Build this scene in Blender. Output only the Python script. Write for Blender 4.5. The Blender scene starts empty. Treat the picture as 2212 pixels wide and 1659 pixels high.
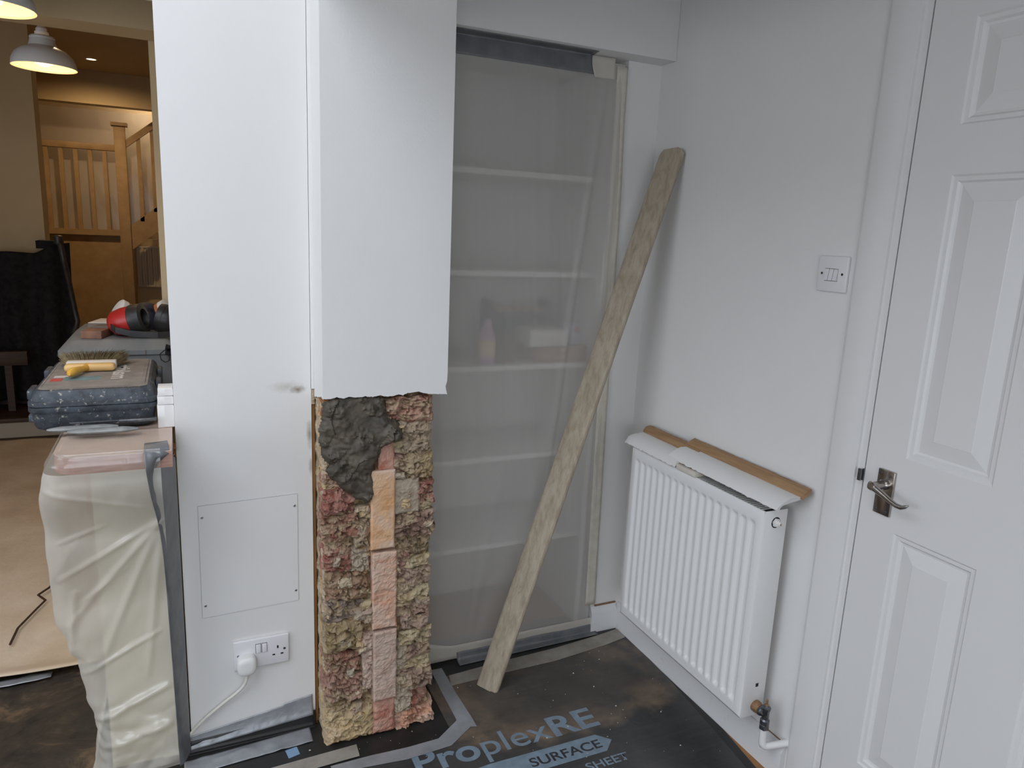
import bpy, bmesh, math, random
from mathutils import Vector, Matrix, noise

S = bpy.context.scene
C = S.collection
rnd = random.Random(7)

# ------------------------------------------------------------------ camera, sky, exposure
cam_d = bpy.data.cameras.new('camera')
cam = bpy.data.objects.new('camera', cam_d)
C.objects.link(cam)
cam_d.sensor_fit = 'HORIZONTAL'
cam_d.sensor_width = 36.0
cam_d.lens = 1558.18 / 2212 * 36
cam_d.clip_start = 0.05
_p, _y, _r = math.radians(11.77878), math.radians(24.90560), math.radians(2.56180)
_f = Vector((math.sin(_y) * math.cos(_p), math.cos(_y) * math.cos(_p), -math.sin(_p)))
_rt = _f.cross(Vector((0, 0, 1))).normalized()
_up = _rt.cross(_f)
_rr = _rt * math.cos(_r) + _up * math.sin(_r)
_uu = -_rt * math.sin(_r) + _up * math.cos(_r)
cam.matrix_world = Matrix(((_rr.x, _uu.x, -_f.x, 0), (_rr.y, _uu.y, -_f.y, 0), (_rr.z, _uu.z, -_f.z, 1.43), (0, 0, 0, 1)))
S.camera = cam

w = bpy.data.worlds.new('sky')
S.world = w
w.use_nodes = True
bgn = w.node_tree.nodes['Background']
bgn.inputs[0].default_value = (0.86, 0.925, 1.03, 1)
bgn.inputs[1].default_value = 3.55

S.view_settings.view_transform = 'Standard'
S.view_settings.look = 'None'
S.view_settings.gamma = 1
S.view_settings.use_curve_mapping = False
S.view_settings.exposure = 0.0


def portal(name, loc, rot, sx, sy):
    d = bpy.data.lights.new(name, 'AREA')
    d.shape = 'RECTANGLE'
    d.size = sx
    d.size_y = sy
    d.cycles.is_portal = True
    o = bpy.data.objects.new(name, d)
    C.objects.link(o)
    o.location = loc
    o.rotation_euler = rot
    return o


# roof-light in the tall part of the room and an added opening behind the camera
SKY = (-2.6, 0.0, -1.3, 1.5, 2.86)
portal('roof_light_daylight', ((SKY[0] + SKY[1]) / 2, (SKY[2] + SKY[3]) / 2, SKY[4] + 0.2), (0, 0, 0), SKY[1] - SKY[0], SKY[3] - SKY[2])
GD = (-2.0, -0.1, 0.04, 2.05)      # unseen glazed opening behind the camera, sized for fill light
portal('rear_fill_daylight', ((GD[0] + GD[1]) / 2, -3.1, (GD[2] + GD[3]) / 2), (math.radians(90), 0, 0), GD[1] - GD[0], GD[3] - GD[2])

WL = (-0.9, 1.35, 0.75, 2.15)    # unseen window added to brighten the right wall
portal('side_fill_daylight', (-3.2, (WL[0] + WL[1]) / 2, (WL[2] + WL[3]) / 2), (0, math.radians(-90), 0), WL[3] - WL[2], WL[1] - WL[0])


# ------------------------------------------------------------------ materials
def srgb(r, g, b):
    def c(v):
        v /= 255.0
        return v / 12.92 if v <= 0.04045 else ((v + 0.055) / 1.055) ** 2.4
    return (c(r), c(g), c(b), 1)


class MT:
    """small node-tree helper"""
    def __init__(self, name):
        self.m = bpy.data.materials.new(name)
        self.m.use_nodes = True
        self.t = self.m.node_tree
        self.n = self.t.nodes
        self.b = self.n['Principled BSDF']
        self.out = self.n['Material Output']
        self.tc = self.n.new('ShaderNodeTexCoord')

    def node(self, kind, **kw):
        x = self.n.new(kind)
        for k, v in kw.items():
            if k in x.inputs:
                x.inputs[k].default_value = v
            else:
                setattr(x, k, v)
        return x

    def link(self, a, b):
        self.t.links.new(a, b)

    def noise(self, scale, detail=4, rough=0.55, dist=0, vec=None, stretch=None):
        x = self.node('ShaderNodeTexNoise', Scale=scale, Detail=detail, Roughness=rough, Distortion=dist)
        src = vec or self.tc.outputs['Object']
        if stretch:
            mp = self.node('ShaderNodeMapping')
            mp.inputs['Scale'].default_value = stretch
            self.link(src, mp.inputs[0])
            src = mp.outputs[0]
        self.link(src, x.inputs['Vector'])
        return x.outputs['Fac']

    def ramp(self, fac, stops):
        x = self.n.new('ShaderNodeValToRGB')
        e = x.color_ramp.elements
        e[0].position, e[0].color = stops[0]
        e[1].position, e[1].color = stops[-1]
        for p, c in stops[1:-1]:
            q = e.new(p)
            q.color = c
        self.link(fac, x.inputs[0])
        return x.outputs[0]

    def mix(self, fac, a, b):
        x = self.n.new('ShaderNodeMix')
        x.data_type = 'RGBA'
        for v, i in ((fac, 0), (a, 6), (b, 7)):
            if hasattr(v, 'node'):
                self.link(v, x.inputs[i])
            else:
                x.inputs[i].default_value = v
        return x.outputs[2]

    def bump(self, h, strength, dist=0.002):
        x = self.node('ShaderNodeBump', Strength=strength, Distance=dist)
        self.link(h, x.inputs['Height'])
        prev = self.b.inputs['Normal'].links
        if prev:
            self.link(prev[0].from_socket, x.inputs['Normal'])
        self.link(x.outputs[0], self.b.inputs['Normal'])

    def col(self, v):
        if hasattr(v, 'node'):
            self.link(v, self.b.inputs['Base Color'])
        else:
            self.b.inputs['Base Color'].default_value = v

    def set(self, rough=0.5, metal=0.0, spec=0.5):
        self.b.inputs['Roughness'].default_value = rough
        self.b.inputs['Metallic'].default_value = metal
        self.b.inputs['Specular IOR Level'].default_value = spec


MATS = {}


def simple(name, c, rough=0.5, metal=0.0, c2=None, scale=20, bump=0.0, bscale=200, bdist=0.001, stretch=None, spec=0.5):
    m = MT(name)
    if c2:
        f = m.noise(scale, 5, 0.6, stretch=stretch)
        m.col(m.ramp(f, [(0.32, c), (0.68, c2)]))
    else:
        m.col(c)
    if bump:
        m.bump(m.noise(bscale, 3, 0.6, stretch=stretch), bump, bdist)
    m.set(rough, metal, spec)
    MATS[name] = m.m
    return m.m


WHITE = (0.80, 0.785, 0.76, 1)
simple('paint', WHITE, 0.55, c2=(0.775, 0.76, 0.735, 1), scale=3, bump=0.12, bscale=160, bdist=0.002)
simple('ceiling_paint', (0.82, 0.805, 0.775, 1), 0.7)
simple('gloss_white', (0.79, 0.775, 0.755, 1), 0.35, bump=0.03, bscale=30, bdist=0.001)
simple('plastic_white', (0.78, 0.76, 0.77, 1), 0.3)
simple('plug_white', (0.80, 0.785, 0.75, 1), 0.35)
simple('rad_white', (0.82, 0.81, 0.79, 1), 0.3)
simple('dark_hole', (0.012, 0.012, 0.013, 1), 0.7)
simple('chrome', (0.50, 0.48, 0.46, 1), 0.2, 1.0, c2=(0.36, 0.31, 0.27, 1), scale=60, bump=0.1, bscale=90)
simple('brass_old', srgb(172, 138, 104), 0.45, 0.55, c2=srgb(126, 94, 64), scale=90)
simple('steel_dull', srgb(130, 132, 134), 0.35, 0.9, c2=srgb(95, 98, 102), scale=80)
simple('screw', (0.6, 0.6, 0.6, 1), 0.4, 0.6)
simple('oak', srgb(178, 128, 78), 0.5, c2=srgb(140, 95, 55), scale=6, stretch=(1, 1, 12))
simple('raw_wood', srgb(172, 138, 100), 0.65, c2=srgb(142, 108, 76), scale=14, stretch=(8, 0.6, 8), bump=0.25, bscale=60)
simple('batten_wood', srgb(158, 112, 62), 0.6, c2=srgb(125, 85, 45), scale=9, stretch=(10, 10, 0.8), bump=0.2, bscale=60)
simple('silver_tape', srgb(168, 170, 174), 0.34, 0.3, c2=srgb(146, 148, 150), scale=15, bump=0.5, bscale=18, bdist=0.006)
simple('silver_tape_dust', srgb(168, 162, 152), 0.5, 0.1, c2=srgb(140, 132, 122), scale=14, bump=0.35, bscale=30, bdist=0.003)
simple('dark_tape', srgb(108, 111, 114), 0.4, 0.2, c2=srgb(126, 127, 128), scale=20, bump=0.35, bscale=24, bdist=0.004)
simple('masking_tape', srgb(220, 213, 200), 0.7, c2=srgb(208, 199, 182), scale=30, bump=0.3, bscale=80)
simple('laminate_edge', srgb(185, 148, 130), 0.4, c2=srgb(160, 120, 104), scale=30, stretch=(1, 1, 6))
simple('laminate_top', srgb(205, 182, 165), 0.35, c2=srgb(190, 165, 148), scale=12)
simple('chipboard', srgb(150, 105, 65), 0.8, c2=srgb(100, 62, 38), scale=120, bump=0.4, bscale=150)
simple('cabinet_cream', srgb(236, 226, 196), 0.5)
simple('warm_wall', srgb(205, 184, 146), 0.7, c2=srgb(196, 174, 136), scale=2)
simple('stair_wood', srgb(176, 148, 110), 0.55, c2=srgb(160, 132, 94), scale=10)
simple('black_cloth', (0.010, 0.010, 0.012, 1), 0.85, c2=(0.022, 0.021, 0.024, 1), scale=30, spec=0.2)
simple('dark_wood', srgb(70, 48, 32), 0.6, c2=srgb(48, 32, 22), scale=10, stretch=(1, 8, 8))
simple('step_face', srgb(165, 155, 138), 0.6)
simple('dust_sheet', srgb(228, 210, 186), 0.9, c2=srgb(206, 184, 156), scale=4, bump=0.4, bscale=16, bdist=0.006)
simple('cable_cream', (0.72, 0.70, 0.62, 1), 0.45)
simple('glove_grey', srgb(150, 152, 150), 0.45, c2=srgb(120, 122, 120), scale=40)
simple('case_grey', srgb(132, 136, 136), 0.55, c2=srgb(116, 118, 116), scale=8)
simple('red_plastic', srgb(190, 48, 42), 0.35, c2=srgb(160, 36, 34), scale=12)
simple('black_plastic', srgb(34, 34, 36), 0.4, c2=srgb(58, 55, 52), scale=18)
simple('navy_rubber', srgb(40, 40, 58), 0.55)
simple('filter_white', srgb(222, 220, 214), 0.45)
simple('filter_orange', srgb(176, 112, 60), 0.5)
simple('brush_wood', srgb(232, 192, 128), 0.45, c2=srgb(222, 178, 112), scale=10)
simple('brush_handle', srgb(228, 176, 72), 0.35, c2=srgb(212, 160, 70), scale=14)
simple('brush_band', srgb(214, 206, 194), 0.5)
simple('bristle', srgb(150, 134, 100), 0.9, c2=srgb(108, 94, 68), scale=80)
simple('block_wood', srgb(150, 108, 84), 0.7, c2=srgb(118, 82, 66), scale=24, bump=0.4, bscale=60)
simple('felt_grey', srgb(120, 108, 96), 0.95)
simple('sticker_teal', srgb(120, 150, 152), 0.6, c2=srgb(96, 122, 124), scale=40)
simple('sticker_red', srgb(190, 80, 74), 0.6)
simple('print_white', srgb(205, 200, 192), 0.6)
simple('print_grey_blue', srgb(128, 146, 160), 0.5, c2=srgb(112, 126, 138), scale=30)
simple('print_dark', srgb(48, 48, 50), 0.55)
simple('blue_print', srgb(126, 156, 186), 0.5)
simple('pink_bottle', srgb(196, 150, 190), 0.4)
simple('label_cream', srgb(230, 215, 185), 0.5, c2=srgb(228, 170, 90), scale=25)
simple('cardboard', srgb(170, 128, 96), 0.8, c2=srgb(156, 114, 84), scale=8)
simple('white_card', srgb(226, 222, 214), 0.6)
simple('paper_brown', srgb(110, 90, 70), 0.8)
simple('lavender_pack', srgb(190, 186, 210), 0.5)
simple('teal_basket', srgb(60, 78, 82), 0.6)
simple('yellow_lid', srgb(200, 180, 120), 0.6)
simple('shade_white', srgb(205, 205, 205), 0.3)
simple('crumb', srgb(205, 198, 186), 0.9)
simple('far_radiator', srgb(190, 180, 160), 0.5)
simple('bag_plastic', srgb(200, 170, 110), 0.6)


def emit(name, c, s):
    m = MT(name)
    m.b.inputs['Emission Color'].default_value = c
    m.b.inputs['Emission Strength'].default_value = s
    m.col(c)
    MATS[name] = m.m


emit('shade_inner', srgb(255, 222, 168), 0.30)
emit('bulb', srgb(255, 214, 150), 3.0)


# painted plaster of the upper pier: some scuffs and hairline marks
def plaster():
    m = MT('pier_plaster')
    f = m.noise(3, 4)
    base = m.ramp(f, [(0.3, (0.775, 0.76, 0.735, 1)), (0.7, WHITE)])
    sc = m.noise(38, 6, 0.7, 1.5, stretch=(1, 1, 0.35))
    base = m.mix(m.ramp(sc, [(0.70, (0, 0, 0, 1)), (0.76, (0.35, 0.35, 0.35, 1))]), base, srgb(150, 145, 140))
    m.col(base)
    m.bump(m.noise(170, 3), 0.16, 0.002)
    m.bump(m.noise(14, 3), 0.15, 0.004)
    m.set(0.55)
    MATS['pier_plaster'] = m.m


plaster()


# boxed-in panel: white with a soot-like smudge and brown wet streaks by the broken edge
def panel_mat():
    m = MT('panel_paint')
    f = m.noise(3, 4)
    base = m.ramp(f, [(0.3, (0.775, 0.76, 0.735, 1)), (0.7, WHITE)])

    def blob(c, s, lo, hi, colr, amt):
        nonlocal base
        mp = m.node('ShaderNodeMapping')
        mp.vector_type = 'POINT'
        mp.inputs['Location'].default_value = [-a * b for a, b in zip(c, s)]
        mp.inputs['Scale'].default_value = s
        m.link(m.tc.outputs['Object'], mp.inputs[0])
        ln = m.node('ShaderNodeVectorMath', operation='LENGTH')
        m.link(mp.outputs[0], ln.inputs[0])
        ad = m.node('ShaderNodeMath', operation='MULTIPLY_ADD')
        m.link(m.noise(60, 4), ad.inputs[0])
        ad.inputs[1].default_value = 0.6
        m.link(ln.outputs['Value'], ad.inputs[2])
        k = m.ramp(ad.outputs[0], [(lo, (amt, amt, amt, 1)), (hi, (0, 0, 0, 1))])
        base = m.mix(k, base, colr)
    blob((0.268, 1.915, 1.004), (28, 0, 55), 0.30, 0.95, srgb(112, 92, 70), 0.9)
    blob((0.240, 1.915, 1.012), (14, 0, 36), 0.2, 1.0, srgb(170, 158, 142), 0.55)
    blob((0.298, 1.915, 0.88), (70, 0, 16), 0.3, 1.1, srgb(120, 112, 90), 0.75)
    blob((0.300, 1.915, 0.79), (90, 0, 25), 0.3, 1.1, srgb(120, 108, 84), 0.65)
    m.col(base)
    m.bump(m.noise(170, 3), 0.12, 0.002)
    m.set(0.5)
    MATS['panel_paint'] = m.m


panel_mat()


def rust_paint():
    """skirting paint with orange rust bleeding in blotches"""
    m = MT('skirting_paint')
    f = m.noise(14, 5, 0.7)
    m.col(m.ramp(f, [(0.60, (0.76, 0.755, 0.75, 1)), (0.78, srgb(200, 170, 140))]))
    m.set(0.4)
    MATS['skirting_paint'] = m.m


rust_paint()


def brick(name, a, b, c=None, dust=0.5, rough=0.95, sc=30, bump=0.8):
    m = MT(name)
    f = m.noise(sc, 6, 0.65, 0.6)
    base = m.ramp(f, [(0.34, a), (0.52, b), (0.70, c or b)])
    d = m.noise(sc * 0.8, 9, 0.8, 0.6)
    base = m.mix(m.ramp(d, [(0.40, (0, 0, 0, 1)), (0.64, (dust, dust, dust, 1))]), base, srgb(208, 184, 162))
    e = m.noise(sc * 1.4, 5, 0.8)
    base = m.mix(m.ramp(e, [(0.30, (0.55, 0.55, 0.55, 1)), (0.40, (0, 0, 0, 1))]), base, srgb(92, 70, 58))
    if bump > 0.5:
        sm = m.noise(17, 8, 0.72, 0.8, stretch=(0.8, 1, 1.5))
        base = m.mix(m.ramp(sm, [(0.50, (0, 0, 0, 1)), (0.57, (0.8, 0.8, 0.8, 1))]), base, m.ramp(m.noise(45, 5, 0.7), [(0.35, srgb(176, 150, 120)), (0.65, srgb(208, 190, 158))]))
        pt = m.noise(48, 7, 0.8, 0.5)
        base = m.mix(m.ramp(pt, [(0.33, (0.7, 0.7, 0.7, 1)), (0.41, (0, 0, 0, 1))]), base, srgb(84, 62, 50))
    m.col(base)
    m.bump(m.noise(110, 8, 0.8), bump, 0.008)
    m.bump(m.noise(420, 4, 0.7), bump * 0.6, 0.002)
    m.set(rough, 0, 0.2)
    MATS[name] = m.m


brick('b_red', srgb(142, 66, 60), srgb(170, 104, 92), srgb(190, 146, 130))
brick('b_redbrown', srgb(138, 72, 60), srgb(168, 116, 96), srgb(186, 150, 124))
brick('b_brown', srgb(130, 90, 66), srgb(168, 134, 104), srgb(190, 166, 136))
brick('b_pinkbrown', srgb(160, 110, 96), srgb(180, 138, 120), srgb(192, 158, 138))
brick('b_dark', srgb(92, 82, 80), srgb(132, 116, 108), srgb(168, 150, 132))
brick('b_olive', srgb(138, 116, 72), srgb(174, 152, 108), srgb(194, 176, 138))
brick('b_olivecream', srgb(168, 142, 92), srgb(194, 172, 130), srgb(206, 190, 152))
brick('b_olivedark', srgb(98, 80, 50), srgb(134, 112, 80), srgb(160, 140, 108))
brick('b_orange', srgb(176, 100, 50), srgb(196, 124, 70), srgb(150, 80, 50), dust=0.1)
brick('b_orangesmooth', srgb(204, 152, 104), srgb(216, 176, 140), srgb(206, 184, 170), dust=0.25, sc=12, bump=0.15)
brick('b_pinkorange', srgb(200, 140, 108), srgb(204, 168, 146), srgb(198, 176, 160), dust=0.3, sc=14, bump=0.3)
brick('b_greypink', srgb(180, 148, 132), srgb(192, 168, 152), srgb(196, 176, 162), dust=0.2, sc=18, bump=0.35)
brick('b_redpink', srgb(172, 104, 86), srgb(196, 146, 126), srgb(200, 164, 146), dust=0.25, sc=22, bump=0.4)
brick('b_redpink2', srgb(166, 96, 80), srgb(196, 150, 130), srgb(208, 180, 158), dust=0.5, sc=24)
brick('b_tan', srgb(168, 148, 124), srgb(190, 170, 144), srgb(200, 184, 162))
brick('b_pink', srgb(180, 136, 118), srgb(198, 164, 146), srgb(204, 182, 164))
brick('b_pinkgrey', srgb(150, 118, 100), srgb(186, 160, 142), srgb(198, 178, 156))
brick('b_grey', srgb(150, 136, 118), srgb(172, 158, 138), srgb(182, 168, 148), dust=0.15, bump=0.3)
brick('b_cream', srgb(196, 174, 134), srgb(210, 192, 154), srgb(214, 200, 168), dust=0.2)
brick('b_purple', srgb(104, 70, 64), srgb(160, 128, 112), srgb(200, 180, 156), sc=22)
brick('b_purplegrey', srgb(120, 96, 88), srgb(176, 148, 128), srgb(204, 180, 148), sc=22)
brick('b_core', srgb(196, 168, 122), srgb(206, 182, 140), srgb(196, 158, 126), dust=0.4, sc=10, bump=0.6)
brick('b_side', srgb(190, 168, 140), srgb(206, 190, 160), srgb(176, 140, 120), dust=0.4, sc=18, bump=0.6)


def wet_mortar():
    m = MT('wet_mortar')
    f = m.noise(22, 6, 0.7)
    m.col(m.ramp(f, [(0.35, srgb(62, 56, 47)), (0.62, srgb(96, 87, 74))]))
    m.bump(m.noise(38, 7, 0.75, 0.6), 0.4, 0.006)
    m.set(0.55, 0, 0.45)
    MATS['wet_mortar'] = m.m


wet_mortar()


def board_mat():
    m = MT('weathered_board')
    f = m.noise(9, 6, 0.65, 0.5, stretch=(7, 7, 0.8))
    base = m.ramp(f, [(0.30, srgb(150, 136, 116)), (0.5, srgb(172, 158, 138)), (0.72, srgb(186, 176, 158))])
    d = m.noise(26, 6, 0.7, 0, stretch=(3, 3, 0.7))
    base = m.mix(m.ramp(d, [(0.60, (0, 0, 0, 1)), (0.76, (0.45, 0.45, 0.45, 1))]), base, srgb(126, 104, 78))
    m.col(base)
    m.bump(m.noise(60, 5, 0.7, stretch=(6, 6, 0.5)), 0.35, 0.002)
    m.set(0.75, 0, 0.3)
    MATS['weathered_board'] = m.m


board_mat()


def sheet_mat(name, dusty):
    m = MT(name)
    f = m.noise(5, 7, 0.65, 0.4)
    st = m.noise(50, 4, 0.6, 0, stretch=(0.12, 2.2, 1))
    base = m.ramp(f, [(0.36, srgb(48, 49, 50)), (0.66, srgb(70, 68, 66))] if dusty else [(0.36, srgb(26, 26, 27)), (0.66, srgb(42, 41, 40))])
    base = m.mix(m.ramp(st, [(0.45, (0, 0, 0, 1)), (0.75, (0.3, 0.3, 0.3, 1))]), base, srgb(84, 80, 76) if dusty else srgb(52, 50, 48))
    if dusty:
        # dust spilled in a patch below the leaning board (a stain with a shape of its own)
        mp = m.node('ShaderNodeMapping')
        mp.inputs['Location'].default_value = (-1.06 * 2.3, -1.80 * 4.6, 0)
        mp.inputs['Scale'].default_value = (2.3, 4.6, 0)
        m.link(m.tc.outputs['Object'], mp.inputs[0])
        ln = m.node('ShaderNodeVectorMath', operation='LENGTH')
        m.link(mp.outputs[0], ln.inputs[0])
        ad = m.node('ShaderNodeMath', operation='MULTIPLY_ADD')
        m.link(m.noise(6, 4, 0.6), ad.inputs[0])
        ad.inputs[1].default_value = 0.9
        m.link(ln.outputs['Value'], ad.inputs[2])
        hf = m.node('ShaderNodeMath', operation='MULTIPLY')
        hf.inputs[1].default_value = 0.5
        m.link(ad.outputs[0], hf.inputs[0])
        k = m.ramp(hf.outputs[0], [(0.25, (0.10, 0.10, 0.10, 1)), (0.52, (0.22, 0.22, 0.22, 1)), (0.70, (0.75, 0.75, 0.75, 1)), (0.80, (0, 0, 0, 1))])
        hole = m.ramp(m.noise(7.5, 4, 0.6), [(0.34, (0.12, 0.12, 0.12, 1)), (0.62, (1, 1, 1, 1))])
        mm = m.node('ShaderNodeMath', operation='MULTIPLY')
        m.link(k, mm.inputs[0])
        m.link(hole, mm.inputs[1])
        base = m.mix(mm.outputs[0], base, srgb(142, 120, 98))
    m.col(base)
    m.bump(m.noise(70, 4, 0.6, stretch=(0.3, 3, 1)), 0.15, 0.002)
    m.bump(m.noise(4, 3), 0.25, 0.01)
    m.set(0.42, 0, 0.5)
    MATS[name] = m.m


sheet_mat('sheet_black', True)
sheet_mat('sheet_edge', False)


def old_sheet():
    m = MT('sheet_dirty')
    f = m.noise(5, 7, 0.7, 0.8)
    m.col(m.ramp(f, [(0.34, srgb(40, 38, 37)), (0.55, srgb(70, 62, 54)), (0.74, srgb(136, 112, 86))]))
    m.bump(m.noise(8, 5), 0.5, 0.02)
    m.set(0.5)
    MATS['sheet_dirty'] = m.m


old_sheet()


def case_black():
    m = MT('case_black')
    f = m.noise(24, 6, 0.7)
    base = m.ramp(f, [(0.35, srgb(40, 44, 50)), (0.62, srgb(74, 80, 88))])
    s = m.noise(75, 6, 0.7, 0.3)
    base = m.mix(m.ramp(s, [(0.585, (0, 0, 0, 1)), (0.65, (0.7, 0.7, 0.7, 1))]), base, srgb(188, 182, 170))
    m.col(base)
    m.set(0.55)
    MATS['case_black'] = m.m
    m = MT('case_dusty')
    f = m.noise(18, 6, 0.65)
    m.col(m.ramp(f, [(0.35, srgb(126, 118, 110)), (0.65, srgb(150, 140, 130))]))
    m.set(0.85)
    MATS['case_dusty'] = m.m


case_black()


def film(name, c, trans, gl_rough=0.25, gl=0.08, bs=14, bump=0.3, transl=0.45):
    """polythene film: part clear, part milky"""
    m = MT(name)
    t = m.t
    m.n.remove(m.b)
    bp = m.node('ShaderNodeBump', Strength=bump, Distance=0.01)
    nz = m.node('ShaderNodeTexNoise', Scale=bs, Detail=4, Roughness=0.6)
    mp = m.node('ShaderNodeMapping')
    mp.inputs['Scale'].default_value = (1.6, 1.6, 0.35)
    m.link(m.tc.outputs['Object'], mp.inputs[0])
    m.link(mp.outputs[0], nz.inputs['Vector'])
    m.link(nz.outputs['Fac'], bp.inputs['Height'])
    tr = m.node('ShaderNodeBsdfTransparent')
    tr.inputs[0].default_value = (0.97, 0.97, 0.96, 1)
    df = m.node('ShaderNodeBsdfDiffuse')
    df.inputs[0].default_value = c
    tl = m.node('ShaderNodeBsdfTranslucent')
    tl.inputs[0].default_value = c
    gs = m.node('ShaderNodeBsdfGlossy', Roughness=gl_rough)
    gs.inputs[0].default_value = (1, 1, 1, 1)
    for x in (df, tl, gs):
        m.link(bp.outputs[0], x.inputs['Normal'])
    m1 = m.node('ShaderNodeMixShader')
    m1.inputs[0].default_value = transl
    m.link(df.outputs[0], m1.inputs[1])
    m.link(tl.outputs[0], m1.inputs[2])
    m2 = m.node('ShaderNodeMixShader')
    m2.inputs[0].default_value = trans
    m.link(m1.outputs[0], m2.inputs[1])
    m.link(tr.outputs[0], m2.inputs[2])
    m3 = m.node('ShaderNodeMixShader')
    m3.inputs[0].default_value = gl
    m.link(m2.outputs[0], m3.inputs[1])
    m.link(gs.outputs[0], m3.inputs[2])
    m.link(m3.outputs[0], m.out.inputs[0])
    MATS[name] = m.m


film('film_alcove', (0.86, 0.825, 0.765, 1), 0.50, gl=0.02, transl=0.25, bump=0.15)
film('film_thin', (0.82, 0.79, 0.74, 1), 0.82, gl=0.06, gl_rough=0.2, bs=9, bump=0.3)
film('film_clear', (0.90, 0.85, 0.76, 1), 0.45, transl=0.25, gl=0.06, gl_rough=0.22, bs=9, bump=0.25)
film('film_stair', (0.84, 0.80, 0.74, 1), 0.50, gl=0.03, bump=0.1)


# ------------------------------------------------------------------ object helpers
def _pl(parent):
    v = Vector((0, 0, 0))
    while parent:
        v = v + Vector(parent.location)
        parent = parent.parent
    return v


def obj(name, verts, faces, mat, parent=None, smooth=False):
    """one mesh object; verts are world coordinates"""
    o_ = _pl(parent)
    me = bpy.data.meshes.new(name)
    me.from_pydata([tuple(Vector(v) - o_) for v in verts], [], faces)
    me.update()
    if isinstance(mat, (list, tuple)):
        for x in mat:
            me.materials.append(MATS[x])
    else:
        me.materials.append(MATS[mat])
    if smooth:
        for p in me.polygons:
            p.use_smooth = True
    o = bpy.data.objects.new(name, me)
    C.objects.link(o)
    if parent:
        o.parent = parent
    return o


def recalc(o):
    bm = bmesh.new()
    bm.from_mesh(o.data)
    bmesh.ops.recalc_face_normals(bm, faces=bm.faces)
    bm.to_mesh(o.data)
    bm.free()
    return o


def autosmooth(o, ang=40):
    me = o.data
    bm = bmesh.new()
    bm.from_mesh(me)
    a = math.radians(ang)
    for f in bm.faces:
        f.smooth = True
    for e in bm.edges:
        e.smooth = not (len(e.link_faces) == 2 and e.calc_face_angle(0) > a)
    bm.to_mesh(me)
    bm.free()
    return o


def tag(o, label, cat, group=None):
    o['label'] = label
    o['category'] = cat
    if group:
        o['group'] = group
    return o


def struct(o, label=None):
    o['kind'] = 'structure'
    if label:
        o['label'] = label
    return o


def thing(name, label, cat, loc, group=None):
    o = bpy.data.objects.new(name, None)
    C.objects.link(o)
    o.location = loc
    o.empty_display_size = 0.05
    return tag(o, label, cat, group)


BOXF = [(0, 1, 3, 2), (4, 6, 7, 5), (0, 4, 5, 1), (2, 3, 7, 6), (0, 2, 6, 4), (1, 5, 7, 3)]


def boxv(x0, x1, y0, y1, z0, z1):
    return [(x, y, z) for x in (x0, x1) for y in (y0, y1) for z in (z0, z1)]


class MB:
    """collects shapes for ONE mesh"""
    def __init__(self):
        self.v = []
        self.f = []

    def add(self, v, f):
        n = len(self.v)
        self.v += [tuple(p) for p in v]
        self.f += [tuple(i + n for i in q) for q in f]
        return self

    def box(self, x0, x1, y0, y1, z0, z1):
        return self.add(boxv(x0, x1, y0, y1, z0, z1), BOXF)

    def tube(self, path, r, n=10, cap=True):
        path = [Vector(p) for p in path]
        rs = r if isinstance(r, (list, tuple)) else [r] * len(path)
        base = len(self.v)
        prev = None
        for i, p in enumerate(path):
            d = (path[min(i + 1, len(path) - 1)] - path[max(i - 1, 0)]).normalized()
            if prev is None:
                u = d.orthogonal().normalized()
            else:
                u = (prev - d * prev.dot(d)).normalized()
            prev = u
            v_ = d.cross(u)
            for k in range(n):
                a = 2 * math.pi * k / n
                self.v.append(tuple(p + (u * math.cos(a) + v_ * math.sin(a)) * rs[i]))
        for i in range(len(path) - 1):
            for k in range(n):
                a, b = base + i * n + k, base + i * n + (k + 1) % n
                self.f.append((a, b, b + n, a + n))
        if cap:
            self.f.append(tuple(base + k for k in reversed(range(n))))
            self.f.append(tuple(base + (len(path) - 1) * n + k for k in range(n)))
        return self

    def lathe(self, c, prof, axis=(0, 0, 1), n=24, cap=True):
        ax = Vector(axis).normalized()
        u = ax.orthogonal().normalized()
        v_ = ax.cross(u)
        c = Vector(c)
        base = len(self.v)
        for r, h in prof:
            for k in range(n):
                a = 2 * math.pi * k / n
                self.v.append(tuple(c + ax * h + (u * math.cos(a) + v_ * math.sin(a)) * r))
        for i in range(len(prof) - 1):
            for k in range(n):
                a, b = base + i * n + k, base + i * n + (k + 1) % n
                self.f.append((a, b, b + n, a + n))
        if cap:
            self.f.append(tuple(base + k for k in reversed(range(n))))
            self.f.append(tuple(base + (len(prof) - 1) * n + k for k in range(n)))
        return self

    def prism(self, poly, lift):
        """poly: 3-D outline; lift: extrusion vector"""
        n = len(poly)
        p = [Vector(q) for q in poly]
        l = Vector(lift)
        return self.add(p + [q + l for q in p],
                        [tuple(range(n))] + [tuple(n + i for i in reversed(range(n)))] +
                        [(i, i + n, (i + 1) % n + n, (i + 1) % n) for i in range(n)])

    def build(self, name, mat, parent=None, smooth=None):
        o = recalc(obj(name, self.v, self.f, mat, parent))
        if smooth:
            autosmooth(o, smooth)
        return o


def box(name, x0, x1, y0, y1, z0, z1, mat, parent=None, bev=0.0, seg=2):
    o = obj(name, boxv(x0, x1, y0, y1, z0, z1), BOXF, mat, parent)
    recalc(o)
    if bev:
        bm = bmesh.new()
        bm.from_mesh(o.data)
        bmesh.ops.bevel(bm, geom=bm.edges[:], offset=bev, segments=seg, profile=0.5, affect='EDGES')
        bm.to_mesh(o.data)
        bm.free()
        autosmooth(o, 35)
    return o


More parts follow.
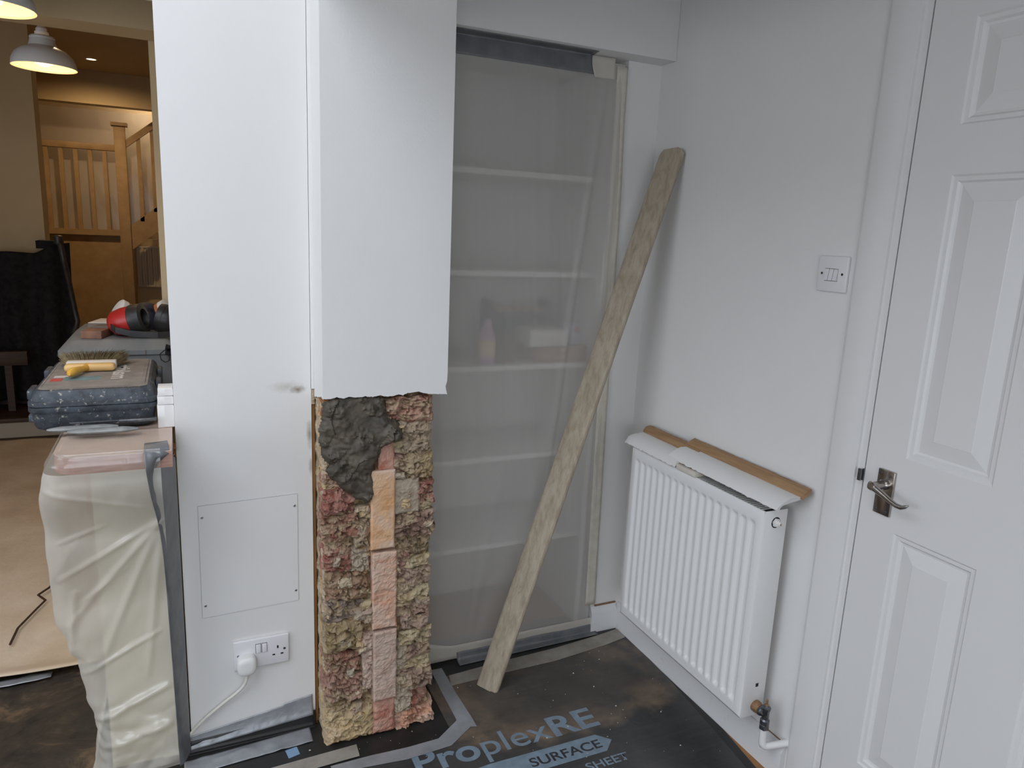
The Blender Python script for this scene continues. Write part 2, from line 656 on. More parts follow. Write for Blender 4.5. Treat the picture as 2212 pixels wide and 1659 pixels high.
def grid(name, nu, nv, fn, mat, parent=None, smooth=True, solid=0.0):
    v = [fn(i / nu, j / nv) for j in range(nv + 1) for i in range(nu + 1)]
    f = [(j * (nu + 1) + i, j * (nu + 1) + i + 1, (j + 1) * (nu + 1) + i + 1, (j + 1) * (nu + 1) + i)
         for j in range(nv) for i in range(nu)]
    o = obj(name, v, f, mat, parent, smooth)
    if solid:
        md = o.modifiers.new('thickness', 'SOLIDIFY')
        md.thickness = solid
    return o


def nz(x, y=0.0, z=0.0):
    return noise.noise(Vector((x, y, z)))


def fnz(p, o=4):
    return noise.fractal(Vector(p), 0.9, 2.1, o)


def sstep(a, b, x):
    t = max(0.0, min(1.0, (x - a) / (b - a)))
    return t * t * (3 - 2 * t)


def slab_poly(name, pts, z0, z1, mat, parent=None):
    return MB().prism([(x, y, z0) for x, y in pts], (0, 0, z1 - z0)).build(name, mat, parent)


# ------------------------------------------------------------------ room shell
RX = 1.443        # right wall face
YP = 1.915        # boxed panel face
YA = 2.072        # alcove front wall
YF = 1.787        # pier plaster face

struct(box('floor', -3.3, 1.6, -3.2, 5.3, -0.12, 0.0, 'oak'))
struct(box('floor_rear', -3.3, 1.6, 5.32, 10.2, -0.12, 0.155, 'dark_wood'))
# right wall with the door opening cut out
DY0, DY1, DZ = 0.375, 1.118, 1.985
m = MB()
m.box(RX, RX + 0.12, DY1 + 0.028, 2.75, 0, 2.9)
m.box(RX, RX + 0.12, -3.2, DY0 - 0.028, 0, 2.9)
m.box(RX, RX + 0.12, DY0 - 0.028, DY1 + 0.028, DZ + 0.028, 2.9)
m.box(RX + 0.10, RX + 0.12, DY0 - 0.028, DY1 + 0.028, 0, DZ + 0.028)
struct(m.build('wall_right', 'paint'))
# alcove: narrow wall beside the corner, cheeks and back
m = MB()
m.box(1.318, RX, YA, 2.62, 0, 1.99)
struct(m.build('wall_alcove_cheek', 'paint'))
struct(box('wall_alcove_back', 0.60, 1.318, 2.52, 2.62, 0, 2.1, 'paint'))
struct(box('beam', 0.637, RX, 1.995, 2.62, 1.978, 2.9, 'paint', bev=0.003))
# boxed-in service panel left of the pier
m = MB()
m.box(-0.028, 0.303, YP, 2.05, 0, 2.9)
m.box(0.302, 0.3125, YP, 2.05, 1.004, 2.9)
pan = struct(m.build('wall_panel', 'panel_paint'))
# pier of the removed wall behind the panel, and the lintel on the far side of the kitchen
struct(box('wall_pier_rear', -0.0585, 0.32, 2.74, 2.95, 0, 2.72, 'warm_wall'))
struct(box('wall_kitchen_right', 0.30, 0.32, 2.05, 2.74, 0, 2.9, 'paint'))
struct(box('wall_header', -3.2, -0.028, YP, 2.05, 1.93, 2.9, 'paint'))
struct(box('lintel', -3.2, 0.3, 2.586, 2.73, 1.978, 2.9, 'warm_wall'))
m = MB()
m.box(-3.3, -3.18, -3.2, WL[0], 0, 2.9)
m.box(-3.3, -3.18, WL[1], 5.3, 0, 2.9)
m.box(-3.3, -3.18, WL[0], WL[1], 0, WL[2])
m.box(-3.3, -3.18, WL[0], WL[1], WL[3], 2.9)
struct(m.build('wall_left', 'paint'))
m = MB()
m.box(-3.3, GD[0], -3.2, -3.08, 0, 2.9)
m.box(GD[1], 1.6, -3.2, -3.08, 0, 2.9)
m.box(GD[0], GD[1], -3.2, -3.08, GD[3], 2.9)
m.box(GD[0], GD[1], -3.2, -3.08, 0, GD[2])
struct(m.build('wall_behind', 'paint'))
# tall ceiling with the roof-light, and the lower ceiling over the right-hand side
m = MB()
m.box(-3.3, SKY[0], -3.2, 2.7, SKY[4], SKY[4] + 0.16)
m.box(SKY[1], 0.30, -3.2, 2.7, SKY[4], SKY[4] + 0.16)
m.box(SKY[0], SKY[1], -3.2, SKY[2], SKY[4], SKY[4] + 0.16)
m.box(SKY[0], SKY[1], SKY[3], 2.7, SKY[4], SKY[4] + 0.16)
struct(m.build('ceiling', 'ceiling_paint'))
# beam carried by the pier, running out over the camera, and the lower ceiling to its right
struct(box('beam_long', 0.300, 0.637, -3.1, YF - 0.001, 1.986, SKY[4] + 0.16, 'paint', bev=0.003))
struct(box('ceiling_low', 0.637, RX, -3.2, 1.995, 2.62, SKY[4] + 0.16, 'ceiling_paint'))
# back room
struct(box('ceiling_rear', -3.3, 1.6, 2.73, 10.2, 2.72, 2.9, 'warm_wall'))
struct(box('wall_stair', -3.3, 1.6, 9.1, 9.25, 0, 2.8, 'warm_wall'))
struct(box('wall_rear_right', 0.9, 1.0, 2.62, 9.6, 0, 2.8, 'warm_wall'))
struct(box('wall_rear_left', -2.9, -2.8, 2.73, 9.6, 0, 2.8, 'warm_wall'))
struct(box('wall_rear_return', -2.8, -0.805, 5.75, 5.95, 0, 2.72, 'warm_wall'))
struct(box('lintel_stair', -2.8, 0.9, 8.05, 8.20, 2.432, 2.72, 'warm_wall'))
m = MB()
m.box(-3.0, 0.0, 5.28, 5.32, 0.03, 0.13)
struct(m.build('step_riser', 'step_face'))
struct(box('trim_1', -3.0, 0.0, 5.26, 5.36, 0.13, 0.157, 'dark_wood', bev=0.004))
struct(box('trim_2', -3.0, 0.0, 5.24, 5.30, 0.0, 0.03, 'dark_wood', bev=0.004))

# skirting boards
prof = [(0, 0), (0.018, 0), (0.018, 0.075), (0.016, 0.083), (0.009, 0.092), (0.006, 0.101), (0, 0.101)]
m = MB().prism([(RX - a, 1.232, b) for a, b in prof], (0, YA - 1.232, 0))
struct(m.build('baseboard_right', 'skirting_paint', smooth=30))
m = MB().prism([(1.318, YA - a, b) for a, b in prof], (RX - 0.018 - 1.318, 0, 0))
struct(m.build('baseboard_alcove', 'skirting_paint', smooth=30))
MB().box(1.335, 1.425, YA - 0.0075, YA - 0.0002, 0.1005, 0.1045).build('rust_line', 'brass_old', bpy.data.objects['baseboard_alcove'])
# cracked caulk line above the right skirting
struct(box('trim_3', RX - 0.002, RX, 1.23, 1.33, 0.100, 0.1035, 'brass_old'))

# ------------------------------------------------------------------ pier: brickwork below, plaster above
RAG = [[0.3107, 1.0048], [0.3312, 1.0037], [0.3462, 1.0076], [0.3624, 1.0031], [0.3776, 1.0071], [0.3976, 1.0036], [0.4189, 1.0061],
       [0.4369, 1.0027], [0.4574, 1.0065], [0.4769, 1.0018], [0.4917, 1.0034], [0.5065, 1.0064], [0.5164, 1.0034], [0.5288, 1.0089],
       [0.5603, 1.011], [0.5731, 1.0066], [0.5924, 1.0031], [0.6183, 1.0017], [0.6393, 0.9994]]
pier = struct(box('wall_pier', 0.325, 0.600, 1.835, YA, 0.0, 2.9, 'b_core'))
# finer ragged edge
edge = []
for (a, b), (c, d) in zip(RAG, RAG[1:]):
    for k in range(5):
        t = k / 5
        edge.append((a + (c - a) * t, b + (d - b) * t + 0.0022 * nz(a * 300 + k * 1.7, 3.1)))
edge.append(tuple(RAG[-1]))
outl = [(0.311, 2.9)] + edge + [(0.636, 1.012), (0.634, 1.022), (0.638, 1.035), (0.639, 1.06), (0.637, 2.9)]
outl = [(max(x, 0.311), z) for x, z in outl]
MB().prism([(x, YF, z) for x, z in outl], (0, 0.018, 0)).build('plaster_face', 'pier_plaster', pier)
sd = [(YF + 0.018, 2.9)] + [(YF + 0.018 + k * 0.012, 1.006 + 0.004 * nz(k * 2.3, 9) - 0.0025 * k) for k in range(0, 10)] + [(YP + 0.02, 2.9)]
MB().prism([(0.3112, y, z) for y, z in sd], (0.014, 0, 0)).build('plaster_side', 'pier_plaster', pier)
MB().box(0.623, 0.637, YF + 0.018, YA, 1.0, 2.9).build('plaster_return', 'pier_plaster', pier)


def roughbox(name, x0, x1, y0, y1, z0, z1, mat, parent, amp, seed, cell=0.0042, chip=1.0, rnd_=0.12, side_amp=1.0):
    nx, ny, nzz = (max(2, int((b - a) / c)) for a, b, c in ((x0, x1, cell), (y0, y1, cell * 2.2), (z0, z1, cell)))
    idx = {}
    verts, faces = [], []

    def vid(i, j, k):
        key = (i, j, k)
        if key not in idx:
            idx[key] = len(verts)
            verts.append((i / nx, j / ny, k / nzz))
        return idx[key]
    for i in range(nx):
        for k in range(nzz):
            faces.append((vid(i, 0, k), vid(i + 1, 0, k), vid(i + 1, 0, k + 1), vid(i, 0, k + 1)))
    for j in range(ny):
        for k in range(nzz):
            faces.append((vid(0, j + 1, k), vid(0, j, k), vid(0, j, k + 1), vid(0, j + 1, k + 1)))
            faces.append((vid(nx, j, k), vid(nx, j + 1, k), vid(nx, j + 1, k + 1), vid(nx, j, k + 1)))
        for i in range(nx):
            faces.append((vid(i, j + 1, 0), vid(i + 1, j + 1, 0), vid(i + 1, j, 0), vid(i, j, 0)))
            faces.append((vid(i, j, nzz), vid(i + 1, j, nzz), vid(i + 1, j + 1, nzz), vid(i, j + 1, nzz)))
    cx, cy, cz = (x0 + x1) / 2, y1, (z0 + z1) / 2
    out = []
    r = min(x1 - x0, z1 - z0) * rnd_
    so = Vector((seed * 3.17, seed * 1.31, seed * 2.07))
    for a, b, c in verts:
        p = Vector((x0 + (x1 - x0) * a, y0 + (y1 - y0) * b, z0 + (z1 - z0) * c))
        # rounded front edges
        ex = min(p.x - x0, x1 - p.x)
        ez = min(p.z - z0, z1 - p.z)
        e = min(ex, ez)
        if e < r:
            p.y += (r - e) ** 2 / r * 0.8 * (1 - b)
        q = p + so
        d = amp * (1.1 * fnz(q * 22, 4) + 0.7 * fnz(Vector((q.x * 40, q.y * 40, q.z * 75)), 4) + 0.42 * fnz(q * 150, 3))
        if amp >= 0.005:
            g_ = Vector((p.x * 26, 0.4, p.z * 46)) + so * 0.3
            rid = 1 - abs(fnz(g_, 4))
            d += amp * 1.6 * sstep(0.78, 1.0, rid)          # broken crevices
            p.z += amp * 0.9 * nz(p.x * 34, p.y * 10, seed * 1.7) * (abs(c - 0.5) * 2) ** 2
        cellv = noise.voronoi(q * 38)[0]
        d += amp * chip * 0.9 * (cellv[0] - 0.35)
        p.y += d * (1 - 0.7 * b)
        p.x += side_amp * amp * 0.8 * fnz(q * 30 + Vector((5, 0, 0)), 3) * (abs(a - 0.5) * 2)
        p.z += side_amp * amp * 0.7 * fnz(q * 30 + Vector((0, 5, 0)), 3) * (abs(c - 0.5) * 2)
        if p.z < 0.001:
            p.z = 0.001
        out.append(p)
    return obj(name, out, faces, mat, parent)


core = roughbox('mortar_bed', 0.317, 0.606, 1.811, 1.90, 0.0, 1.0, 'b_core', pier, 0.010, 3, cell=0.0048, rnd_=0.03)
# flank of the brickwork towards the boxed panel
roughbox('mortar_flank', 0.3155, 0.36, 1.812, 2.03, 0.0, 0.985, 'b_side', pier, 0.006, 5, cell=0.006, rnd_=0.02, side_amp=1.3)
# plaster and mortar spread at the foot
roughbox('mortar_foot', 0.313, 0.452, 1.787, 1.86, 0.0, 0.115, 'b_core', pier, 0.007, 8, rnd_=0.25)
BRICKS = [(0.3152, 0.3476, 0.95, 0.9946, 'orange', 1.799, 0.005), (0.3135, 0.3548, 0.7705, 0.7981, 'red', 1.801, 0.005), (0.313, 0.3945, 0.6917, 0.7582, 'red', 1.791, 0.008), (0.3099, 0.4031, 0.6107, 0.6861, 'redbrown', 1.789, 0.009), (0.392, 0.4342, 0.589, 0.6684, 'tan', 1.795, 0.008), (0.3139, 0.3845, 0.5245, 0.5985, 'red', 1.793, 0.009), (0.3795, 0.4345, 0.5148, 0.586, 'grey', 1.799, 0.006), (0.3156, 0.4297, 0.4367, 0.5206, 'brown', 1.793, 0.009), (0.3149, 0.4171, 0.3734, 0.4379, 'dark', 1.799, 0.009), (0.3131, 0.4199, 0.2896, 0.3732, 'olive', 1.789, 0.009), (0.3123, 0.4097, 0.2158, 0.2823, 'redbrown', 1.797, 0.01), (0.3117, 0.4124, 0.135, 0.2155, 'pinkbrown', 1.789, 0.01), (0.3223, 0.3837, 0.0614, 0.1342, 'olive', 1.793, 0.008), (0.4556, 0.4981, 0.7989, 0.8771, 'redpink', 1.793, 0.003), (0.434, 0.4997, 0.5796, 0.8014, 'orangesmooth', 1.785, 0.0015), (0.4386, 0.5062, 0.3433, 0.5695, 'pinkorange', 1.783, 0.003), (0.4422, 0.5087, 0.1205, 0.3359, 'greypink', 1.781, 0.003), (0.4148, 0.4435, 0.1587, 0.3311, 'greypink', 1.793, 0.006), (0.4443, 0.5079, 0.0064, 0.1133, 'redpink', 1.791, 0.004), (0.4745, 0.6064, 0.927, 0.9954, 'redpink2', 1.791, 0.008), (0.4951, 0.6003, 0.8363, 0.9266, 'tan', 1.789, 0.008), (0.4946, 0.5392, 0.7871, 0.8366, 'pink', 1.795, 0.008), (0.5341, 0.6073, 0.7685, 0.8448, 'olivecream', 1.787, 0.009), (0.4968, 0.5694, 0.6714, 0.7686, 'grey', 1.793, 0.003), (0.5613, 0.6117, 0.6945, 0.759, 'red', 1.793, 0.008), (0.5359, 0.6074, 0.668, 0.6964, 'cream', 1.795, 0.006), (0.5028, 0.6139, 0.6004, 0.6712, 'purple', 1.789, 0.009), (0.5139, 0.6073, 0.5394, 0.5974, 'olivedark', 1.799, 0.009), (0.5027, 0.5515, 0.492, 0.5639, 'pink', 1.795, 0.008), (0.525, 0.6056, 0.5067, 0.5346, 'cream', 1.793, 0.008), (0.515, 0.6065, 0.4556, 0.5076, 'pinkgrey', 1.791, 0.009), (0.5077, 0.6021, 0.3999, 0.4567, 'cream', 1.787, 0.009), (0.5069, 0.6059, 0.3596, 0.3998, 'pink', 1.795, 0.009), (0.522, 0.6012, 0.3181, 0.3587, 'pinkgrey', 1.789, 0.009), (0.5172, 0.6105, 0.2711, 0.3179, 'cream', 1.789, 0.009), (0.5313, 0.6115, 0.2253, 0.2726, 'purplegrey', 1.791, 0.009), (0.5098, 0.5396, 0.1989, 0.2941, 'grey', 1.793, 0.006), (0.5182, 0.6124, 0.1896, 0.2268, 'cream', 1.793, 0.008), (0.5215, 0.6163, 0.1334, 0.192, 'purplegrey', 1.787, 0.01), (0.5073, 0.5556, 0.0612, 0.1457, 'grey', 1.791, 0.006), (0.5498, 0.6033, 0.0585, 0.1468, 'redbrown', 1.799, 0.008), (0.5067, 0.6252, 0.0, 0.0618, 'pinkorange', 1.795, 0.01)]
for i, (x0, x1, z0, z1, k, y, a) in enumerate(BRICKS):
    chip = 0.25 if a < 0.004 else 1.0
    roughbox('brick', x0, x1, y, 1.87, z0, z1, 'b_' + k, pier, a, 11 + i, chip=chip, rnd_=0.08 if a < 0.004 else 0.16)

# loose mortar chips wedged in the joints
CHIPC = ['b_cream', 'b_tan', 'b_grey', 'b_core', 'b_pinkgrey', 'b_side']
for i in range(46):
    cx_ = rnd.choice([0.432, 0.505, 0.41, 0.525, rnd.uniform(0.325, 0.60), rnd.uniform(0.325, 0.60)]) + rnd.uniform(-0.010, 0.010)
    cz_ = rnd.uniform(0.03, 0.70 if cx_ < 0.46 else 0.95)
    if 0.440 < cx_ < 0.500 and cz_ < 0.87:
        continue
    sx_, sz_ = rnd.uniform(0.008, 0.022), rnd.uniform(0.006, 0.016)
    roughbox('mortar_chip', cx_ - sx_, cx_ + sx_, 1.784 + rnd.uniform(-0.002, 0.008), 1.84, max(0.002, cz_ - sz_), cz_ + sz_, rnd.choice(CHIPC), pier, 0.006, 200 + i, cell=0.0035, rnd_=0.4)

# fresh dark mortar trowelled over the top courses
MORTAR = [(0.312, 0.991), (0.3385, 1.0014), (0.3852, 1.0037), (0.4328, 1.0036), (0.4669, 0.9943), (0.4771, 0.9489), (0.5071, 0.9293), (0.5252, 0.8988), (0.5178, 0.8802), (0.4889, 0.8723), (0.4654, 0.8615), (0.4581, 0.8405), (0.4434, 0.8164), (0.4486, 0.7579), (0.4438, 0.7221), (0.4277, 0.7136), (0.3969, 0.7276), (0.3607, 0.7612), (0.3277, 0.7963), (0.3196, 0.8158), (0.3314, 0.8271), (0.3106, 0.8477), (0.3029, 0.8852), (0.3033, 0.9217), (0.3117, 0.9574)]


def poly_sd(x, z, P):
    inside = False
    dmin = 1e9
    n = len(P)
    for i in range(n):
        x1, z1 = P[i]
        x2, z2 = P[(i + 1) % n]
        if (z1 > z) != (z2 > z) and x < (x2 - x1) * (z - z1) / (z2 - z1) + x1:
            inside = not inside
        dx, dz = x2 - x1, z2 - z1
        t = max(0, min(1, ((x - x1) * dx + (z - z1) * dz) / (dx * dx + dz * dz)))
        dmin = min(dmin, math.hypot(x - x1 - dx * t, z - z1 - dz * t))
    return dmin if inside else -dmin


def mortar_patch():
    st = 0.0028
    x0, x1, z0, z1 = 0.298, 0.530, 0.706, 1.006
    nx, nzz = int((x1 - x0) / st), int((z1 - z0) / st)
    vid, verts, faces = {}, [], []
    H = {}
    for i in range(nx + 1):
        for k in range(nzz + 1):
            x, z = x0 + i * st, z0 + k * st
            s = poly_sd(x + 0.005 * nz(z * 60, 1) + 0.003 * nz(z * 170, x * 50), z + 0.005 * nz(x * 60, 2) + 0.003 * nz(x * 170, z * 50), MORTAR)
            if s < -0.003:
                continue
            q = Vector((x * 1.0, 0.3, z))
            e = sstep(-0.003, 0.016, s)
            # trowelled slabs: large tilted facets with soft steps between them
            w_ = Vector((0.10 * fnz(q * 9, 2), 0, 0.10 * fnz(q * 9 + Vector((3, 1, 7)), 2)))
            g = q * 10.5 + w_ * 4 + Vector((1.3, 2.2, 0.4))
            vd, vp = noise.voronoi(g)
            cpt = vp[0]
            lvl = nz(cpt.x * 7.1, cpt.y * 5.3, cpt.z * 6.7)
            tilt = nz(cpt.x * 3.1 + 9, cpt.z * 4.7)
            tilt2 = nz(cpt.x * 4.3 + 2, cpt.z * 3.3)
            h = 0.018 + 0.012 * lvl + 0.030 * tilt * (g - cpt).z + 0.022 * tilt2 * (g - cpt).x
            h -= 0.003 * sstep(0.05, 0.0, vd[1] - vd[0]) * (0.5 + 0.5 * nz(x * 40, z * 40))
            rg_ = 1 - abs(fnz(q * 24 + Vector((4, 4, 4)), 3))
            h += 0.010 * fnz(q * 21, 3) + 0.010 * (rg_ - 0.6) * sstep(-0.05, 0.35, nz(x * 16, z * 16, 5)) + 0.0075 * fnz(q * 55, 3) * sstep(-0.1, 0.3, nz(x * 18 + 5, z * 18, 2)) + 0.0010 * fnz(q * 130, 3)
            # lump hanging at the right end
            h += 0.026 * math.exp(-(((x - 0.496) / 0.026) ** 2 + ((z - 0.902) / 0.024) ** 2)) * (1 + 0.35 * fnz(q * 70, 3))
            y = 1.797 - e * max(h, 0.004)
            vid[i, k] = len(verts)
            verts.append((x, y, z))
    for i in range(nx):
        for k in range(nzz):
            q = [vid.get(t) for t in ((i, k), (i + 1, k), (i + 1, k + 1), (i, k + 1))]
            if None not in q:
                faces.append(tuple(q))
    o = obj('mortar_patch', verts, faces, 'wet_mortar', pier)
    autosmooth(o, 28)
    md = o.modifiers.new('thickness', 'SOLIDIFY')
    md.thickness = 0.02
    md.offset = -1
    o['label'] = 'dark grey wet mortar smeared over the brickwork'
    return o


mortar_patch()

# timber edge standing in the gap between panel and pier
tag(recalc(MB().box(0.3035, 0.3125, 1.922, 1.975, 0.0, 0.962).build('timber_batten', 'batten_wood')),
    'narrow upright brown timber batten in the gap beside the bare brickwork', 'batten')
roughbox('rubble_plug', 0.3035, 0.3125, 1.915, 1.96, 0.962, 1.005, 'b_side', pier, 0.003, 91, cell=0.003)

# ------------------------------------------------------------------ panel fittings
ap = thing('access_panel', 'white square access hatch screwed flush into the white boxed wall', 'access hatch', (0.138, YP, 0.55))
o = recalc(obj('panel_board', [(0.0149, YP - 0.0018, 0.7085), (0.2627, YP - 0.0018, 0.7148), (0.2613, YP - 0.0018, 0.4024), (0.0137, YP - 0.0018, 0.3943),
                        (0.0149, YP + 0.004, 0.7085), (0.2627, YP + 0.004, 0.7148), (0.2613, YP + 0.004, 0.4024), (0.0137, YP + 0.004, 0.3943)],
           [(0, 1, 2, 3), (7, 6, 5, 4), (0, 4, 5, 1), (1, 5, 6, 2), (2, 6, 7, 3), (3, 7, 4, 0)], 'panel_paint', ap))
# thin dark joint around the hatch
m = MB()
for a, b in (((0.0149, 0.7085), (0.2627, 0.7148)), ((0.2627, 0.7148), (0.2613, 0.4024)), ((0.2613, 0.4024), (0.0137, 0.3943)), ((0.0137, 0.3943), (0.0149, 0.7085))):
    m.tube([(a[0], YP - 0.0001, a[1]), (b[0], YP - 0.0001, b[1])], 0.0006, 5)
m.build('joint', 'print_dark', ap)
for x, z in ((0.0235, 0.6776), (0.2549, 0.6825), (0.0225, 0.4289), (0.2543, 0.4332)):
    s_ = MB().lathe((x, YP - 0.0018, z), [(0.0042, 0), (0.004, 0.0008), (0.0026, 0.0012)], axis=(0, -1, 0), n=14).build('screw', 'screw', ap)
    MB().box(x - 0.0022, x + 0.0022, YP - 0.0034, YP - 0.0029, z - 0.0005, z + 0.0005).box(x - 0.0005, x + 0.0005, YP - 0.0034, YP - 0.0029, z - 0.0022, z + 0.0022).build('cross_slot', 'dark_hole', s_)

# double socket
SX0, SX1, SZ0, SZ1 = 0.086, 0.232, 0.224, 0.310
so = thing('double_socket', 'white double wall socket with two rocker switches low on the boxed wall', 'socket', (0.159, YP, 0.224))
box('face_plate', SX0, SX1, YP - 0.010, YP, SZ0, SZ1, 'plastic_white', so, bev=0.0032, seg=3)
YS = YP - 0.010
for x in (0.1505, 0.1665):
    rk = box('rocker', x - 0.0062, x + 0.0062, YS - 0.003, YS, 0.268, 0.294, 'plastic_white', so, bev=0.001)
    MB().box(x - 0.0072, x + 0.0072, YS - 0.0003, YS, 0.267, 0.295).build('rocker_gap', 'dark_hole', rk)
for x, z, ww, hh in ((0.2015, 0.2755, 0.0022, 0.0042), (0.1905, 0.2535, 0.0036, 0.0020), (0.2125, 0.2535, 0.0036, 0.0020)):
    MB().box(x - ww, x + ww, YS - 0.0005, YS, z - hh, z + hh).build('pin_hole', 'dark_hole', so)
for x in (0.0985, 0.2195):
    s_ = MB().lathe((x, YS, 0.267), [(0.0036, 0), (0.0034, 0.0006), (0.002, 0.0008)], axis=(0, -1, 0), n=14).build('screw', 'steel_dull', so)
# moulded plug and its flex
pl = thing('power_plug', 'cream moulded three-pin plug with flex pushed into the double socket', 'plug', (0.118, YS, 0.215))
P = []
for k in range(28):
    a = 2 * math.pi * k / 28
    cx_, cz_ = math.cos(a), math.sin(a)
    wz = 0.027 if cz_ > 0 else 0.026
    sx = 0.0255 - 0.0035 * max(0, -cz_)
    P.append((0.118 + sx * math.copysign(abs(cx_) ** 0.62, cx_), 0.245 + wz * math.copysign(abs(cz_) ** 0.62, cz_)))
m = MB()
nP = len(P)
lv = [(1.0, 0.0), (1.0, 0.020), (0.95, 0.026), (0.80, 0.0295), (0.45, 0.0305)]
v = [(0.118 + (x - 0.118) * s, YS - d, 0.245 + (z - 0.245) * s) for s, d in lv for x, z in P]
f = [(l * nP + i, l * nP + (i + 1) % nP, (l + 1) * nP + (i + 1) % nP, (l + 1) * nP + i) for l in range(len(lv) - 1) for i in range(nP)]
f += [tuple(reversed(range(nP))), tuple((len(lv) - 1) * nP + i for i in range(nP))]
m.add(v, f).build('plug_body', 'plug_white', pl, smooth=40)
cab = [(0.1185, 1.890, 0.224), (0.1165, 1.889, 0.205), (0.110, 1.892, 0.186), (0.100, 1.896, 0.172), (0.085, 1.899, 0.158), (0.060, 1.902, 0.140), (0.030, 1.904, 0.117), (0.005, 1.904, 0.098), (-0.022, 1.902, 0.073), (-0.034, 1.899, 0.058)]
cv = []
for i in range(len(cab) - 1):
    p0, p1, p2, p3 = (Vector(cab[max(0, min(len(cab) - 1, i + k))]) for k in (-1, 0, 1, 2))
    for t in (0, .25, .5, .75):
        cv.append(0.5 * ((2 * p1) + (p2 - p0) * t + (2 * p0 - 5 * p1 + 4 * p2 - p3) * t * t + (3 * p1 - p0 - 3 * p2 + p3) * t ** 3))
cv.append(Vector(cab[-1]))
MB().tube(cv, 0.0042, 10).build('flex', 'cable_cream', pl, smooth=60)
MB().tube([(0.1183, 1.891, 0.224), (0.1183, 1.8905, 0.212)], [0.0062, 0.0048], 12).build('cord_grip', 'plug_white', pl, smooth=40)

# ------------------------------------------------------------------ light switch, door, radiator on the right wall
sw = thing('light_switch', 'white three-gang light switch on the wall between radiator and door', 'light switch', (RX, 1.283, 1.325))
box('face_plate', RX - 0.009, RX, 1.2395, 1.3265, 1.3252, 1.4110, 'plastic_white', sw, bev=0.003, seg=3)
for y in (1.2715, 1.2845, 1.2975):
    v = [(RX - 0.009, y - 0.0058, 1.352), (RX - 0.009, y + 0.0058, 1.352), (RX - 0.009, y + 0.0058, 1.380), (RX - 0.009, y - 0.0058, 1.380),
         (RX - 0.0135, y - 0.0056, 1.3525), (RX - 0.0135, y + 0.0056, 1.3525), (RX - 0.0098, y + 0.0056, 1.3795), (RX - 0.0098, y - 0.0056, 1.3795)]
    rk = recalc(obj('rocker', v, [(0, 1, 2, 3), (7, 6, 5, 4), (0, 4, 5, 1), (1, 5, 6, 2), (2, 6, 7, 3), (3, 7, 4, 0)], 'plastic_white', sw))
    MB().box(RX - 0.0093, RX - 0.009, y - 0.0064, y + 0.0064, 1.3508, 1.381).build('rocker_gap', 'felt_grey', rk)
for y in (1.3135, 1.2530):
    s_ = MB().lathe((RX - 0.009, y, 1.3685), [(0.0032, 0), (0.003, 0.0006), (0.002, 0.0008)], axis=(-1, 0, 0), n=14).build('screw', 'dark_wood', sw)

# door lining, architrave
m = MB().prism([(RX - a, DY1 + 0.022 + b, 0) for a, b in ((0, 0), (0.008, 0.001), (0.009, 0.007), (0.009, 0.011), (0.011, 0.018), (0.011, 0.072), (0.009, 0.079), (0.005, 0.084), (0, 0.085))], (0, 0, DZ + 0.1))
struct(m.build('trim_4', 'gloss_white', smooth=30))
m = MB().prism([(RX - a, DY0 - 0.022 - b, 0) for a, b in ((0, 0), (0.008, 0.001), (0.009, 0.007), (0.009, 0.011), (0.011, 0.018), (0.011, 0.072), (0.009, 0.079), (0.005, 0.084), (0, 0.085))], (0, 0, DZ + 0.1))
struct(m.build('trim_5', 'gloss_white', smooth=30))
m = MB()
m.box(RX - 0.001, RX + 0.10, DY1 + 0.004, DY1 + 0.028, 0, DZ + 0.028)
m.box(RX - 0.001, RX + 0.10, DY0 - 0.028, DY0 - 0.004, 0, DZ + 0.028)
m.box(RX - 0.001, RX + 0.10, DY0 - 0.004, DY1 + 0.004, DZ + 0.004, DZ + 0.028)
struct(m.build('trim_6', 'gloss_white'))

DX = RX - 0.002    # door face
door = bpy.data.objects.new('door_1', None)
C.objects.link(door)
door.location = (DX, DY1, 0.006)
door['kind'] = 'structure'
door['label'] = 'white six-panel interior door with lever handle'
ycols = [(0.832, 1.022), (0.518, 0.708)]
zrows = [(0.212, 0.805), (0.981, 1.586), (1.683, 1.886)]
ys = sorted({DY0, DY1, *[q for c_ in ycols for q in c_]})
zs = sorted({0.006, DZ, *[q for c_ in zrows for q in c_]})
m = MB()
pan_cells = {(a, c_) for a in ycols for c_ in zrows}
for y0, y1 in zip(ys, ys[1:]):
    for z0, z1 in zip(zs, zs[1:]):
        if ((y0, y1), (z0, z1)) in pan_cells:
            continue
        m.box(DX, DX + 0.038, y0, y1, z0, z1)
o = m.build('door_leaf', 'gloss_white', door)
bm = bmesh.new()
bm.from_mesh(o.data)
bmesh.ops.remove_doubles(bm, verts=bm.verts, dist=1e-5)
bm.to_mesh(o.data)
bm.free()
